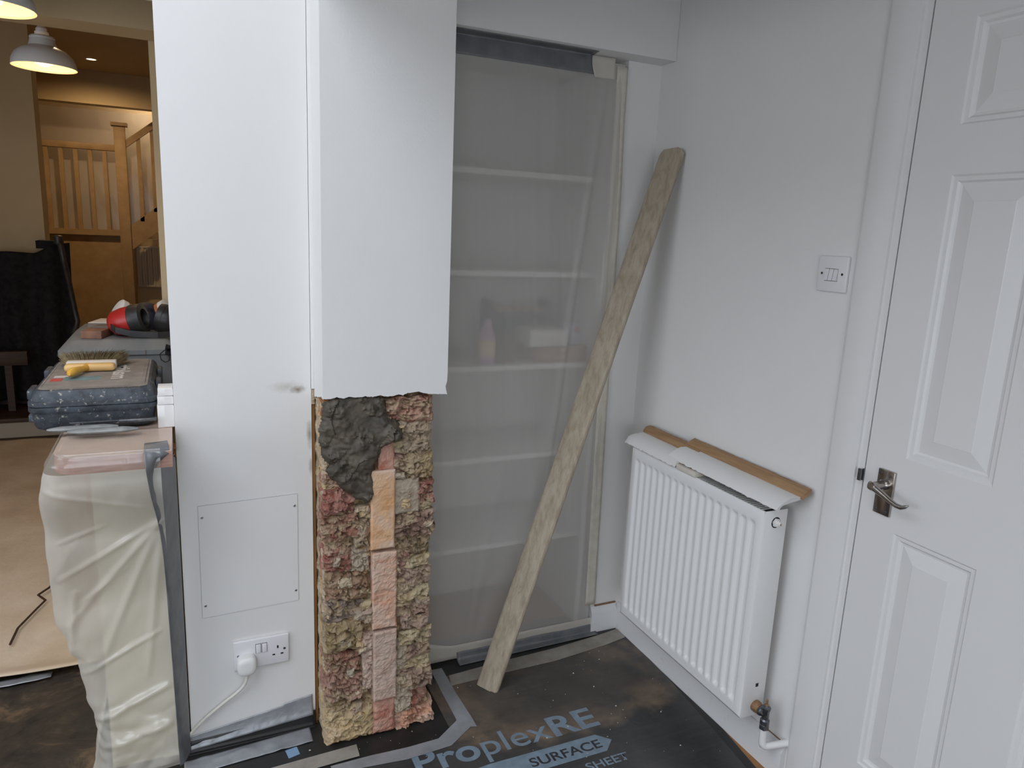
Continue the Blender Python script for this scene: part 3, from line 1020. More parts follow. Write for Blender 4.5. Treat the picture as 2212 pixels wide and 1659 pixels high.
for (y0, y1) in ycols:
    for (z0, z1) in zrows:
        loops = [(0, 0), (0.004, 0.0035), (0.012, 0.0040), (0.016, 0.0085), (0.021, 0.0095), (0.052, 0.0030), (0.054, 0.0022)]
        v, f = [], []
        for ins, dep in loops:
            v += [(DX + dep, y0 + ins, z0 + ins), (DX + dep, y1 - ins, z0 + ins), (DX + dep, y1 - ins, z1 - ins), (DX + dep, y0 + ins, z1 - ins)]
        for l in range(len(loops) - 1):
            for i in range(4):
                f.append((l * 4 + i, l * 4 + (i + 1) % 4, l * 4 + 4 + (i + 1) % 4, l * 4 + 4 + i))
        n4 = (len(loops) - 1) * 4
        f.append((n4, n4 + 1, n4 + 2, n4 + 3))
        nb = len(v)
        v += [(DX + 0.036, y0, z0), (DX + 0.036, y1, z0), (DX + 0.036, y1, z1), (DX + 0.036, y0, z1)]
        f.append((nb + 3, nb + 2, nb + 1, nb))
        f += [(i, nb + i, nb + (i + 1) % 4, (i + 1) % 4) for i in range(4)]
        recalc(obj('panel', v, f, 'gloss_white', door))
# lever handle on its back plate
hd = box('handle', DX - 0.007, DX, 1.0365, 1.0795, 0.838, 0.9435, 'chrome', door, bev=0.002)
hd['label'] = 'chrome lever handle on a rectangular plate'
for y, z in ((1.072, 0.934), (1.046, 0.931), (1.072, 0.848), (1.046, 0.846)):
    MB().lathe((DX - 0.007, y, z), [(0.0038, 0), (0.0034, 0.0012), (0.001, 0.0015)], axis=(-1, 0, 0), n=12).build('screw', 'steel_dull', hd)
MB().lathe((DX - 0.006, 1.0565, 0.9110), [(0.0125, 0), (0.0125, 0.010), (0.0095, 0.013), (0.0095, 0.040), (0.0100, 0.047), (0.008, 0.050)], axis=(-1, 0, 0), n=24).build('spindle_boss', 'chrome', hd, smooth=35)
lev = [(1.064, 0.911, 0.0100, 0.0105), (1.050, 0.9085, 0.0090, 0.0100), (1.030, 0.9015, 0.0072, 0.0085), (1.008, 0.893, 0.0062, 0.0078), (0.992, 0.8885, 0.0058, 0.0075), (0.980, 0.8885, 0.0054, 0.0072), (0.970, 0.8935, 0.0048, 0.0062), (0.965, 0.8975, 0.0022, 0.003)]
v, f = [], []
for y, z, hz, hx in lev:
    for k in range(12):
        a = 2 * math.pi * k / 12
        v.append((DX - 0.0485 + hx * math.cos(a) * 0.8, y, z + hz * math.sin(a)))
for l in range(len(lev) - 1):
    for k in range(12):
        f.append((l * 12 + k, l * 12 + (k + 1) % 12, (l + 1) * 12 + (k + 1) % 12, (l + 1) * 12 + k))
f += [tuple(reversed(range(12))), tuple((len(lev) - 1) * 12 + k for k in range(12))]
autosmooth(recalc(obj('lever', v, f, 'chrome', hd)), 50)
st_ = MB().box(RX - 0.0155, RX - 0.010, 1.1195, 1.127, 0.899, 0.927).box(RX - 0.006, RX + 0.02, 1.118, 1.1225, 0.899, 0.927).build('strike_plate', 'steel_dull')
st_.parent = door
st_.location = tuple(-Vector(door.location))


# ------------------------------------------------------------------ radiator
def radiator():
    X0, X1, Y0, Y1, Z0, Z1 = 1.331, 1.411, 1.303, 1.905, 0.163, 0.762
    t = thing('radiator', 'white fluted panel radiator mounted on the wall below the light switch', 'radiator', (1.39, 1.6, Z0))
    pitch = (Y1 - Y0 - 0.044) / 17

    def recess(y, z):
        u = (y - Y0 - 0.022) / pitch
        if u < 0 or u > 17:
            return 0
        ph = abs((u % 1) - 0.5) * 2          # 0 at channel centre
        r = sstep(0.74, 0.40, ph)
        g = sstep(Z0 + 0.034, Z0 + 0.047, z) * sstep(Z1 - 0.034, Z1 - 0.047, z)
        return 0.0075 * r * g
    nY = 17 * 12
    ysl = [Y0, Y0 + 0.004, Y0 + 0.012] + [Y0 + 0.022 + pitch * 17 * i / nY for i in range(nY + 1)] + [Y1 - 0.012, Y1 - 0.004, Y1]
    zsl = [Z0, Z0 + 0.004, Z0 + 0.008, Z0 + 0.012, Z0 + 0.02] + [Z0 + 0.03 + 0.0045 * i for i in range(6)] + [Z0 + 0.065, Z0 + 0.2, Z0 + 0.3, Z0 + 0.4, Z1 - 0.065] + [Z1 - 0.0575 + 0.0045 * i for i in range(7)] + [Z1 - 0.02, Z1 - 0.012, Z1 - 0.004, Z1]
    v, f = [], []
    for z in zsl:
        for y in ysl:
            e = min(y - Y0, Y1 - y, z - Z0, Z1 - z)
            rim = 0.005 * (1 - sstep(0, 0.010, e)) + (0.0012 if 0.010 < min(z - Z0, Z1 - z) < 0.016 else 0)
            v.append((X0 + rim + recess(y, z), y, z))
    nn = len(ysl)
    for k in range(len(zsl) - 1):
        for i in range(nn - 1):
            f.append((k * nn + i, k * nn + i + 1, (k + 1) * nn + i + 1, (k + 1) * nn + i))
    o = recalc(obj('front_panel', v, f, 'rad_white', t))
    autosmooth(o, 60)
    md = o.modifiers.new('thickness', 'SOLIDIFY')
    md.thickness = 0.0015
    MB().box(X1 - 0.004, X1, Y0 + 0.005, Y1 - 0.005, Z0, Z1 - 0.004).build('back_panel', 'rad_white', t)
    for y0, y1 in ((Y0 - 0.001, Y0 + 0.003), (Y1 - 0.003, Y1 + 0.001)):
        box('side_cover', X0 + 0.004, X1, y0, y1, Z0 + 0.001, Z1, 'rad_white', t, bev=0.001)
    # top grille: thin cross bars, too fine to tell apart one by one
    m = MB()
    y = Y0 + 0.02
    while y < Y1 - 0.02:
        m.box(X0 + 0.010, X1 - 0.006, y, y + 0.0042, Z1 - 0.004, Z1 - 0.0015)
        y += 0.0115
    m.box(X0 + 0.004, X0 + 0.011, Y0, Y1, Z1 - 0.004, Z1 - 0.0015)
    m.box(X1 - 0.007, X1, Y0, Y1, Z1 - 0.004, Z1 - 0.0015)
    g = m.build('grille', 'rad_white', t)
    g['kind'] = 'stuff'
    MB().box(X0 + 0.022, X1 - 0.010, Y0 + 0.01, Y1 - 0.01, Z0 + 0.02, Z1 - 0.016).build('dark_core', 'dark_hole', t)  # near-black block paints the shade between the radiator panels
    # air-vent plug in the side cover
    bl = MB().lathe((1.374, Y0 - 0.0008, 0.7285), [(0.0150, 0), (0.0150, 0.0006)], axis=(0, -1, 0), n=24).build('vent_hole', 'dark_hole', t)
    vp = MB().lathe((1.374, Y0 - 0.0012, 0.7285), [(0.0125, 0), (0.0125, 0.004), (0.0085, 0.0042), (0.0085, 0.012), (0.0045, 0.014), (0.0040, 0.017)], axis=(0, -1, 0), n=6).build('vent_plug', 'plug_white', t)
    MB().lathe((1.374, Y0 - 0.0182, 0.7285), [(0.0024, 0), (0.0024, 0.0006)], axis=(0, -1, 0), n=8).build('bleed_pin', 'brass_old', vp)
    MB().box(1.375, 1.384, Y0 - 0.0018, Y0 - 0.0009, 0.252, 0.262).build('slot', 'dark_hole', t)
    # wall bracket end and blanking plug under the far corner
    MB().lathe((1.365, 1.885, Z0 - 0.018), [(0.009, 0), (0.011, 0.006), (0.011, 0.020)], n=14).build('blanking_plug', 'steel_dull', t)
    return t


radiator()
vt = thing('radiator_valve', 'old radiator valve with white painted pipe bending into the wall by the skirting', 'valve', (1.385, 1.262, 0.1))
MB().lathe((1.382, 1.302, 0.194), [(0.0165, 0), (0.0165, 0.010), (0.0150, 0.011), (0.0150, 0.022)], axis=(0, -1, 0), n=20).build('collar', 'brass_old', vt, smooth=35)
MB().lathe((1.382, 1.283, 0.194), [(0.0145, 0), (0.0145, 0.009), (0.0120, 0.011), (0.0105, 0.022)], axis=(0, -1, 0), n=8).build('union_nut', 'steel_dull', vt, smooth=35)
MB().lathe((1.382, 1.262, 0.165), [(0.0125, 0), (0.0125, 0.012), (0.0095, 0.016), (0.0095, 0.040), (0.0120, 0.044), (0.0120, 0.050), (0.0075, 0.052), (0.006, 0.058)], n=16).build('valve_body', 'steel_dull', vt, smooth=35)
MB().lathe((1.382, 1.262, 0.217), [(0.0065, 0), (0.0065, 0.006), (0.003, 0.008), (0.003, 0.020), (0.0015, 0.021)], n=10).build('valve_spindle', 'brass_old', vt)
MB().lathe((1.382, 1.262, 0.150), [(0.0125, 0), (0.0140, 0.003), (0.0140, 0.014), (0.012, 0.016)], n=6).build('compression_nut', 'steel_dull', vt)
pp = [(1.382, 1.262, 0.152), (1.382, 1.262, 0.116), (1.3825, 1.2615, 0.108), (1.385, 1.260, 0.101), (1.390, 1.257, 0.098), (1.397, 1.253, 0.0985), (RX + 0.004, 1.228, 0.113)]
MB().tube(pp, [0.0098, 0.0098, 0.0108, 0.0112, 0.0108, 0.0098, 0.0098], 14).build('pipe', 'gloss_white', vt, smooth=60)

# broken painted mouldings lying on the radiator
def moulding(label, y0, y1, dx, dz, tip, seed):
    t = thing('broken_moulding', label, 'moulding', (1.37 + dx, (y0 + y1) / 2, 0.763), 'broken mouldings on the radiator')
    top = [(1.322, 0.768), (1.328, 0.776), (1.338, 0.785), (1.352, 0.791), (1.370, 0.794), (1.392, 0.794), (1.402, 0.796)]
    bot = [(1.402, 0.788), (1.392, 0.785), (1.370, 0.784), (1.352, 0.780), (1.338, 0.773), (1.329, 0.765)]
    n = 40
    v, f = [], []
    pr = top + bot
    for i in range(n + 1):
        s = i / n
        y = y0 + (y1 - y0) * s
        for k, (x, z) in enumerate(pr):
            jag = 0.004 * nz(y * 90 + seed, k * 0.7) if k in (0, 12) else 0
            en = 0
            if i in (0, n):
                en = 0.006 * nz(k * 1.3 + seed, 4.4)
            v.append((x + dx + jag + tip * s, y + en, z + dz + 0.6 * jag))
    q = len(pr)
    for i in range(n):
        for k in range(q):
            f.append((i * q + k, i * q + (k + 1) % q, (i + 1) * q + (k + 1) % q, (i + 1) * q + k))
    f += [tuple(reversed(range(q))), tuple(n * q + k for k in range(q))]
    autosmooth(recalc(obj('painted_face', v, f, 'gloss_white', t)), 40)
    e = [(1.398, 0.790), (1.420, 0.806), (1.424, 0.817), (1.409, 0.813), (1.397, 0.800)]
    v, f = [], []
    q = len(e)
    for i in range(n + 1):
        s = i / n
        y = y0 + 0.006 + (y1 - y0 - 0.016) * s
        for k, (x, z) in enumerate(e):
            jag = 0.0012 * nz(y * 120 + seed, k + 3.3)
            en = 0.008 * nz(k * 2.1 + seed, 1.2) if i in (0, n) else 0
            v.append((x + dx + jag + tip * s, y + en, z + dz + jag))
    for i in range(n):
        for k in range(q):
            f.append((i * q + k, i * q + (k + 1) % q, (i + 1) * q + (k + 1) % q, (i + 1) * q + k))
    f += [tuple(reversed(range(q))), tuple(n * q + k for k in range(q))]
    o = recalc(obj('raw_edge', v, f, 'raw_wood', t))
    o['label'] = 'unpainted brown wood back edge'


moulding('broken white moulding with brown edge at the corner end of the radiator', 1.940, 1.672, 0.0, 0.0, -0.002, 1.5)
moulding('longer broken white moulding overhanging the valve end of the radiator', 1.722, 1.262, 0.014, 0.014, -0.008, 7.7)
tag(box('wood_offcut', 1.329, 1.372, 1.580, 1.668, 0.7615, 0.7765, 'brush_band', bev=0.001), 'small pale wood offcut tucked under the longer moulding on the radiator', 'offcut')

# ------------------------------------------------------------------ alcove shelves behind the film
bc = thing('alcove_shelves', 'white built-in alcove shelves seen hazily behind the polythene sheet', 'shelves', (1.02, 2.3, 0))
for z in (1.607, 1.292, 0.980, 0.664, 0.345):
    box('shelf', 0.70, 1.318, 2.16, 2.52, z, z + 0.018, 'gloss_white', bc, bev=0.001)
box('side_panel', 0.69, 0.705, 2.15, 2.52, 0.0, 1.97, 'gloss_white', bc)
box('side_panel', 1.300, 1.318, 2.15, 2.52, 0.0, 1.97, 'gloss_white', bc)
ZS = 0.998
t = thing('plastic_bottle', 'pink bottle with a cream label on the shelf behind the sheet', 'bottle', (0.930, 2.22, ZS))
MB().lathe((0.930, 2.22, ZS), [(0.028, 0), (0.030, 0.006), (0.030, 0.085), (0.026, 0.105), (0.014, 0.118), (0.012, 0.128)], n=20).build('bottle_body', 'pink_bottle', t, smooth=40)
MB().lathe((0.930, 2.22, ZS + 0.128), [(0.016, 0), (0.016, 0.018), (0.014, 0.021)], n=16).build('cap', 'pink_bottle', t, smooth=40)
MB().lathe((0.930, 2.22, ZS + 0.025), [(0.0305, 0), (0.0305, 0.055)], n=20, cap=False).build('wrap_label', 'label_cream', t, smooth=40)
t = thing('paper_bag', 'crumpled brown paper bag beside the pink bottle on the shelf', 'bag', (1.0, 2.23, ZS))
roughbox('bag_body', 0.967, 1.032, 2.20, 2.28, ZS + 0.001, ZS + 0.078, 'paper_brown', t, 0.006, 40, cell=0.006)
roughbox('folded_top', 0.972, 1.027, 2.225, 2.25, ZS + 0.074, ZS + 0.094, 'paper_brown', t, 0.005, 44, cell=0.006)
t = thing('cardboard_box', 'brown cardboard box on the shelf under the white carton', 'box', (1.21, 2.27, ZS))
box('box_body', 1.110, 1.297, 2.185, 2.38, ZS, ZS + 0.052, 'cardboard', t, bev=0.002)
box('flap', 1.108, 1.298, 2.183, 2.283, ZS + 0.052, ZS + 0.0535, 'cardboard', t)
box('flap', 1.108, 1.298, 2.284, 2.382, ZS + 0.052, ZS + 0.0535, 'cardboard', t)
t = thing('white_carton', 'white carton lying on top of the brown cardboard box', 'box', (1.15, 2.25, ZS + 0.0535))
box('carton_body', 1.078, 1.226, 2.19, 2.32, ZS + 0.0537, ZS + 0.107, 'white_card', t, bev=0.003)
box('carton_lid', 1.076, 1.228, 2.188, 2.322, ZS + 0.107, ZS + 0.113, 'white_card', t, bev=0.002)
t = thing('detergent_pack', 'lavender detergent pack with a red mark at the end of the boxes', 'pack', (1.265, 2.26, ZS + 0.0535))
box('pack_body', 1.234, 1.296, 2.22, 2.30, ZS + 0.0537, ZS + 0.132, 'lavender_pack', t, bev=0.006)
box('red_mark', 1.268, 1.284, 2.2192, 2.2199, ZS + 0.095, ZS + 0.12, 'sticker_red', t)
t = thing('storage_basket', 'dark teal basket with yellow contents behind the white carton', 'basket', (1.13, 2.43, ZS))
m = MB()
m.box(1.02, 1.26, 2.395, 2.402, ZS, ZS + 0.15)
m.box(1.02, 1.26, 2.502, 2.509, ZS, ZS + 0.15)
m.box(1.02, 1.027, 2.402, 2.502, ZS, ZS + 0.19)
m.box(1.253, 1.26, 2.402, 2.502, ZS, ZS + 0.19)
m.box(1.027, 1.253, 2.402, 2.502, ZS, ZS + 0.006)
m.build('basket_body', 'teal_basket', t)
roughbox('contents', 1.035, 1.245, 2.41, 2.495, ZS + 0.02, ZS + 0.165, 'yellow_lid', t, 0.008, 61, cell=0.012)

# polythene sheet over the alcove
def alcove_film(u, vv):
    x = 0.655 + (1.302 - 0.655) * u
    z = 0.055 + (1.962 - 0.055) * vv
    k = sstep(0, 0.15, vv) * sstep(1, 0.93, vv)
    x += 0.012 * (1 - vv) * (u - 0.5) * 1.2
    d = 0.008 * nz(x * 9 + 0.6 * z, z * 0.9, 2) + 0.0028 * nz(x * 20 + 1.6 * z, z * 1.3, 5) + 0.0008 * nz(x * 50 + 3 * z, z * 2.0, 8)
    # folds running down from the right edge
    d += 0.006 * math.exp(-((x - 1.13 - 0.10 * (z - 0.9)) / 0.012) ** 2) * sstep(0.3, 0.9, z)
    d += 0.006 * math.exp(-((x - 1.262 - 0.012 * z) / 0.010) ** 2)
    d += 0.007 * math.exp(-((x - 0.86 - 0.16 * (z - 0.2)) / 0.018) ** 2) * sstep(0.85, 0.2, z)
    return (x, YA - 0.006 - abs(d) * (0.3 + 0.7 * k), z)


o = grid('polythene_sheet', 130, 120, alcove_film, 'film_alcove')
tag(o, 'hazy polythene dust sheet taped across the shelved alcove beside the pier', 'dust sheet')
# grey tape along the top, with a clear torn end
def top_tape(u, vv):
    x = 0.640 + (1.176 + 0.024 * (1 - vv) - 0.640) * u
    if vv > 0.62:
        y = YA - 0.004 - 0.052 * (vv - 0.62) / 0.38
        z = 1.9755
    else:
        y = YA - 0.010 + 0.004 * vv
        z = 1.921 + (1.9755 - 1.921) * vv / 0.62
    return (x, y + 0.001 * nz(x * 30, vv * 3), z + 0.0008 * nz(x * 22, vv * 2, 4))


tag(grid('duct_tape', 40, 14, top_tape, 'dark_tape', solid=0.0006), 'long grey duct tape holding the top of the polythene under the beam', 'tape', 'tape strips')
def top_clear(u, vv):
    x = 1.178 + (1.262 - 1.178) * u
    z = 1.912 + (1.974 - 1.912) * vv
    return (x + 0.012 * (1 - vv) ** 2 * (1 - u), YA - 0.012 - 0.002 * nz(x * 40, z * 30), z)


tag(grid('clear_tape', 10, 8, top_clear, 'film_clear', solid=0.0006), 'short milky torn tape end at the top corner of the polythene', 'tape', 'tape strips')
def mask_tape(u, vv):
    z = 0.112 + (1.955 - 0.112) * vv
    x0 = 1.292 - 0.020 * vv
    wd = 0.041 + 0.004 * nz(z * 3, 7)
    return (x0 + wd * u, YA - 0.009 - 0.0012 * nz(z * 14, u * 3), z)


tag(grid('masking_tape', 4, 80, mask_tape, 'masking_tape', solid=0.0005), 'upright cream masking tape along the corner side of the polythene', 'tape', 'tape strips')
def base_tape(u, vv):
    x = 0.655 + (1.345 - 0.655) * u
    z = 0.012 + 0.050 * vv + 0.03 * vv * sstep(0.2, 0.0, u)
    return (x, YA - 0.011 - 0.002 * nz(x * 24, vv * 3), z)


tag(grid('masking_tape', 60, 4, base_tape, 'film_clear', solid=0.0005), 'milky tape along the bottom hem of the polythene above the floor', 'tape', 'tape strips')

# ------------------------------------------------------------------ leaning board
def board():
    W = Vector((0.052, -0.085, 0)).normalized()
    f0 = Vector((0.8335, 1.884, 0.0))
    t0 = Vector((1.4175, 1.936, 1.708))
    A = (t0 - f0).normalized()
    W = (W - A * W.dot(A)).normalized()
    N = A.cross(W).normalized()
    if N.x > 0:
        N = -N                       # painted face, towards the room
    L = (t0 - f0).length
    hw, th = 0.0385, 0.020
    prof_ = []
    for s, d in ((-1, -0.0), (-0.99, 0.004), (-0.90, 0.008), (-0.70, 0.0098), (0.45, 0.010), (0.56, 0.0065), (0.62, 0.0068), (0.90, 0.0055), (1.0, 0.000)):
        prof_.append((s * hw, d))
    back = [(1.0 * hw, -0.008), (0.97 * hw, -0.010), (-0.97 * hw, -0.010), (-1.0 * hw, -0.008)]
    pr = prof_ + back
    n = 60
    v, f = [], []
    q = len(pr)
    for i in range(n + 1):
        s = i / n
        for a, d in pr:
            l = L * s
            if i == n:
                l += 0.006 - 0.022 * (abs(a - 0.006) / hw) ** 3
            if i == 0:
                l += -0.010 * (a / hw) * 0
            jit = 0.0007 * nz(s * 40, a * 200, 3)
            p = f0 + A * l + W * (a + jit) + N * d
            v.append(p)
    # bring the foot to the floor
    low = min(p.z for p in v)
    for i in range(q):
        v[i] = v[i] + A * ((0.0045 - v[i].z) / A.z) * (1.0 if v[i].z < 0.0045 else 0.35)
    for i in range(n):
        for k in range(q):
            f.append((i * q + k, i * q + (k + 1) % q, (i + 1) * q + (k + 1) % q, (i + 1) * q + k))
    f += [tuple(reversed(range(q))), tuple(n * q + k for k in range(q))]
    o = recalc(obj('wooden_board', v, f, 'weathered_board'))
    autosmooth(o, 35)
    tag(o, 'long weathered grey wooden board leaning from floor to wall before the alcove', 'board')


board()

# ------------------------------------------------------------------ floor coverings
PRN = 0.0042
fs = slab_poly('floor_protection_sheet', [(0.30, -2.6), (1.36, -2.6), (1.3733, 1.30), (1.3876, 1.413), (1.4175, 1.699), (1.4263, 1.8576), (1.4292, 1.99), (0.66, 1.99), (0.66, 1.70), (0.30, 1.70)], 0.002, 0.004, 'sheet_black')
tag(fs, 'black floor protection sheet with grey lettering, dusty around the board foot', 'floor sheet')
un = slab_poly('floor_protection_underlay', [(-3.1, -3.0), (1.37, -3.0), (1.400, 1.28), (1.4235, 1.45), (1.4235, YA - 0.004), (1.316, YA - 0.004), (1.316, 2.2), (0.64, 2.2), (0.64, YA - 0.004), (0.31, YA - 0.004), (0.309, 1.913), (-3.1, 1.913)], 0.0003, 0.0018, 'sheet_edge')
tag(un, 'plain black floor sheet showing along the skirting and the pier foot', 'floor sheet')


def text_mesh(body, size, x, y, mat, parent, bold=0.0, width=None, name='lettering'):
    cu = bpy.data.curves.new('tmp_text', 'FONT')
    cu.body = body
    cu.size = 1.0
    cu.offset = bold
    o = bpy.data.objects.new('tmp_text', cu)
    C.objects.link(o)
    dg = bpy.context.evaluated_depsgraph_get()
    me = bpy.data.meshes.new_from_object(o.evaluated_get(dg))
    bpy.data.objects.remove(o)
    xs = [v.co.x for v in me.vertices]
    ysz = [v.co.y for v in me.vertices]
    x0, x1 = min(xs), max(xs)
    sx = size if width is None else width / (x1 - x0)
    ob = bpy.data.objects.new(name, me)
    off = _pl(parent)
    for v in me.vertices:
        v.co = Vector((x + (v.co.x - x0) * sx, y + v.co.y * size, PRN + 0.0002)) - off
    me.materials.append(MATS[mat])
    C.objects.link(ob)
    ob.parent = parent
    return ob


text_mesh('Pro', 0.118, 0.520, 1.602, 'print_grey_blue', fs, 0.022, width=0.187)
text_mesh('plex', 0.118, 0.716, 1.602, 'print_grey_blue', fs, 0.004, width=0.212)
text_mesh('RE', 0.118, 0.936, 1.602, 'print_grey_blue', fs, 0.022, width=0.150)
# arrow with the word left dark
MB().prism([(0.60, 1.498, PRN), (1.0437, 1.4965, PRN), (1.0812, 1.5318, PRN), (1.0457, 1.5675, PRN), (0.716, 1.5695, PRN), (0.64, 1.564, PRN), (0.60, 1.556, PRN)], (0, 0, 0.0001)).build('arrow_print', 'print_grey_blue', fs)
text_mesh('SURFACE', 0.047, 0.818, 1.515, 'print_dark', fs, 0.016, width=0.224)
text_mesh('SHEET', 0.040, 0.956, 1.446, 'print_grey_blue', fs, 0.012, width=0.134)


def tape_poly(name, label, pts, mat, z=0.0046, th=0.0006):
    o = slab_poly(name, pts, z, z + th, mat)
    return tag(o, label, 'tape', 'tape strips')


tape_poly('duct_tape', 'dusty silver tape crossing the sheet under the leaning board', [[0.7433, 1.9885], [0.9309, 2.0014], [1.1487, 2.0097], [1.352, 2.0305], [1.4215, 2.0419], [1.4215, 1.9823], [1.3308, 1.964], [1.1118, 1.9396], [0.9038, 1.9388], [0.7321, 1.9348]], 'silver_tape_dust')
def fold_tape(u, vv):
    x = 0.795 + (1.338 - 0.795) * u
    if vv < 0.55:
        s = vv / 0.55
        return (x, 2.028 + 0.006 * u + (YA - 0.016 - 2.030) * s, 0.0052 + 0.004 * s * s)
    s = (vv - 0.55) / 0.45
    return (x, YA - 0.016 + 0.003 * s - 0.002 * nz(x * 20, 3), 0.009 + 0.026 * s + 0.008 * nz(x * 6, 1) * s)


tag(grid('duct_tape', 40, 10, fold_tape, 'dark_tape', solid=0.0006), 'grey tape folded up the skirting below the polythene', 'tape', 'tape strips')
tape_poly('duct_tape', 'silver tape running from the alcove past the right flank of the brick pier', [[0.6955, 2.0364], [0.7339, 2.0357], [0.733, 1.894], [0.7368, 1.7669], [0.7365, 1.7249], [0.7142, 1.7313], [0.6788, 1.7256], [0.6907, 1.7779], [0.6922, 1.9095]], 'silver_tape')
tape_poly('duct_tape', 'silver tape bending across the floor before the brick pier', [[0.6971, 1.7754], [0.7314, 1.7644], [0.736, 1.7272], [0.7213, 1.7308], [0.6391, 1.6746], [0.5084, 1.6668], [0.4084, 1.6778], [0.3111, 1.6867], [0.3094, 1.7165], [0.4179, 1.7174], [0.5217, 1.7123], [0.6142, 1.7149]], 'silver_tape', z=0.0053)
tape_poly('duct_tape', 'short silver tape at the left foot of the brick pier', [[0.1146, 1.7656], [0.2278, 1.7707], [0.3926, 1.7764], [0.3908, 1.728], [0.2329, 1.7228], [0.1729, 1.7145]], 'silver_tape_dust')


def crease_tape(u, vv):
    x = -0.0485 + (0.283 + 0.0485) * u
    y0 = 1.8157 + (1.8339 - 1.8157) * u
    y1 = 1.8731 + (1.897 - 1.8731) * u
    z = 0.0046 + 0.004 * max(0, nz(x * 28, vv * 2.5, 1)) + 0.006 * math.exp(-((x - 0.10) / 0.03) ** 2) * math.sin(vv * math.pi)
    return (x, y0 + (y1 - y0) * vv, z)


tag(grid('duct_tape', 60, 12, crease_tape, 'silver_tape', solid=0.0006), 'creased silver tape on the black sheet before the boxed wall', 'tape', 'tape strips')


def panel_tape(u, vv):
    x = -0.040 + (0.295 + 0.040) * u
    up = 0.048 + 0.045 * u + (0.006 if u > 0.75 else 0)
    lo = 0.012 + 0.026 * u
    z = lo + (up - lo) * vv
    return (x, YP - 0.0022 - 0.010 * (1 - vv) ** 2 - 0.0018 * max(0, nz(x * 30, vv * 4)), z)


tag(grid('duct_tape', 60, 10, panel_tape, 'silver_tape', solid=0.0006), 'silver tape sealing the bottom of the white boxed wall', 'tape', 'tape strips')
def upstand(u, vv):
    x = -0.040 + (0.303 + 0.040) * u
    if vv < 0.5:
        return (x, 1.895 + 0.010 * vv * 2, 0.0035 + 0.004 * vv)
    s = (vv - 0.5) * 2
    return (x, 1.905 + 0.004 * s, 0.0055 + (0.030 + 0.012 * u) * s)


tag(grid('sheet_upstand', 30, 8, upstand, 'sheet_edge', solid=0.001), 'black sheet edge turned up against the boxed wall below the silver tape', 'floor sheet')
bs = slab_poly('blue_print_patch', [[0.2058, 1.8253], [0.2376, 1.8307], [0.2415, 1.7978], [0.211, 1.7905]], 0.0019, 0.0022, 'blue_print')
tag(bs, 'small pale blue printed square on the black sheet before the boxed wall', 'print')

# plaster crumbs
m = MB()
for i in range(110):
    x, y = rnd.uniform(0.70, 1.38), rnd.uniform(1.35, 1.96)
    if i > 85:
        x, y = rnd.uniform(0.0, 0.65), rnd.uniform(1.66, 1.80)
    r = rnd.choice([0.0009, 0.0012, 0.0015, 0.002, 0.0032])
    a = rnd.uniform(0, 6)
    pts = [(x + r * rnd.uniform(0.5, 1.3) * math.cos(a + k * 1.57), y + r * rnd.uniform(0.4, 1.0) * math.sin(a + k * 1.57), 0.0041) for k in range(4)]
    m.add(pts + [(x, y, 0.0041 + r * 0.9)], [(0, 1, 4), (1, 2, 4), (2, 3, 4), (3, 0, 4), (3, 2, 1, 0)])
o = m.build('plaster_crumbs', 'crumb')
o['kind'] = 'stuff'
tag(o, 'white plaster crumbs scattered over the black floor sheet', 'crumbs')

# left-hand floor: dirty black sheet, dust sheet beyond
def dirty(u, vv):
    x = -2.6 + (-0.10 + 2.6) * u
    y = 1.2 + (2.50 - 1.2) * vv
    return (x, y, 0.004 + 0.010 * max(0, nz(x * 4, y * 4, 2)) + 0.006 * abs(nz(x * 11, y * 9, 6)))


tag(grid('dirty_floor_sheet', 90, 60, dirty, 'sheet_dirty', solid=0.001), 'dirty crumpled black sheet on the floor left of the wrapped counter', 'floor sheet')


def dust(u, vv):
    x = -2.7 + (-0.275 + 2.7) * u
    y = 2.42 + 0.04 * nz(x * 2, 1) - 0.03 * sstep(-0.7, -0.35, x) + (5.22 - 2.42) * vv
    k = 0.020
    z = 0.008 + k * max(0, nz(x * 1.5, y * 1.4, 3)) + 0.010 * abs(nz(x * 4, y * 3, 6)) + 0.018 * sstep(0.03, 0.0, vv)
    return (x, y, z + 0.02)


tag(grid('dust_sheet', 80, 110, dust, 'dust_sheet', solid=0.003), 'beige cotton dust sheet spread over the far kitchen floor', 'dust sheet')
m = MB().tube([(-0.44, 3.45, 0.052), (-0.47, 3.2, 0.05), (-0.50, 2.98, 0.048), (-0.53, 2.93, 0.047), (-0.50, 2.88, 0.046), (-0.52, 2.82, 0.045), (-0.555, 2.70, 0.045), (-0.56, 2.60, 0.043)], 0.004, 6)
tag(m.build('floor_cable', 'dark_wood', smooth=50), 'thin dark cable lying across the beige dust sheet', 'cable')
def stape(u, vv):
    x = -0.95 + (-0.42 + 0.95) * u
    y = 2.37 + 0.035 * vv + 0.02 * u
    return (x, y, 0.022 + 0.004 * nz(x * 20, vv * 3))


tag(grid('duct_tape', 30, 4, stape, 'silver_tape', solid=0.0006), 'silver tape along the near edge of the beige dust sheet', 'tape', 'tape strips')

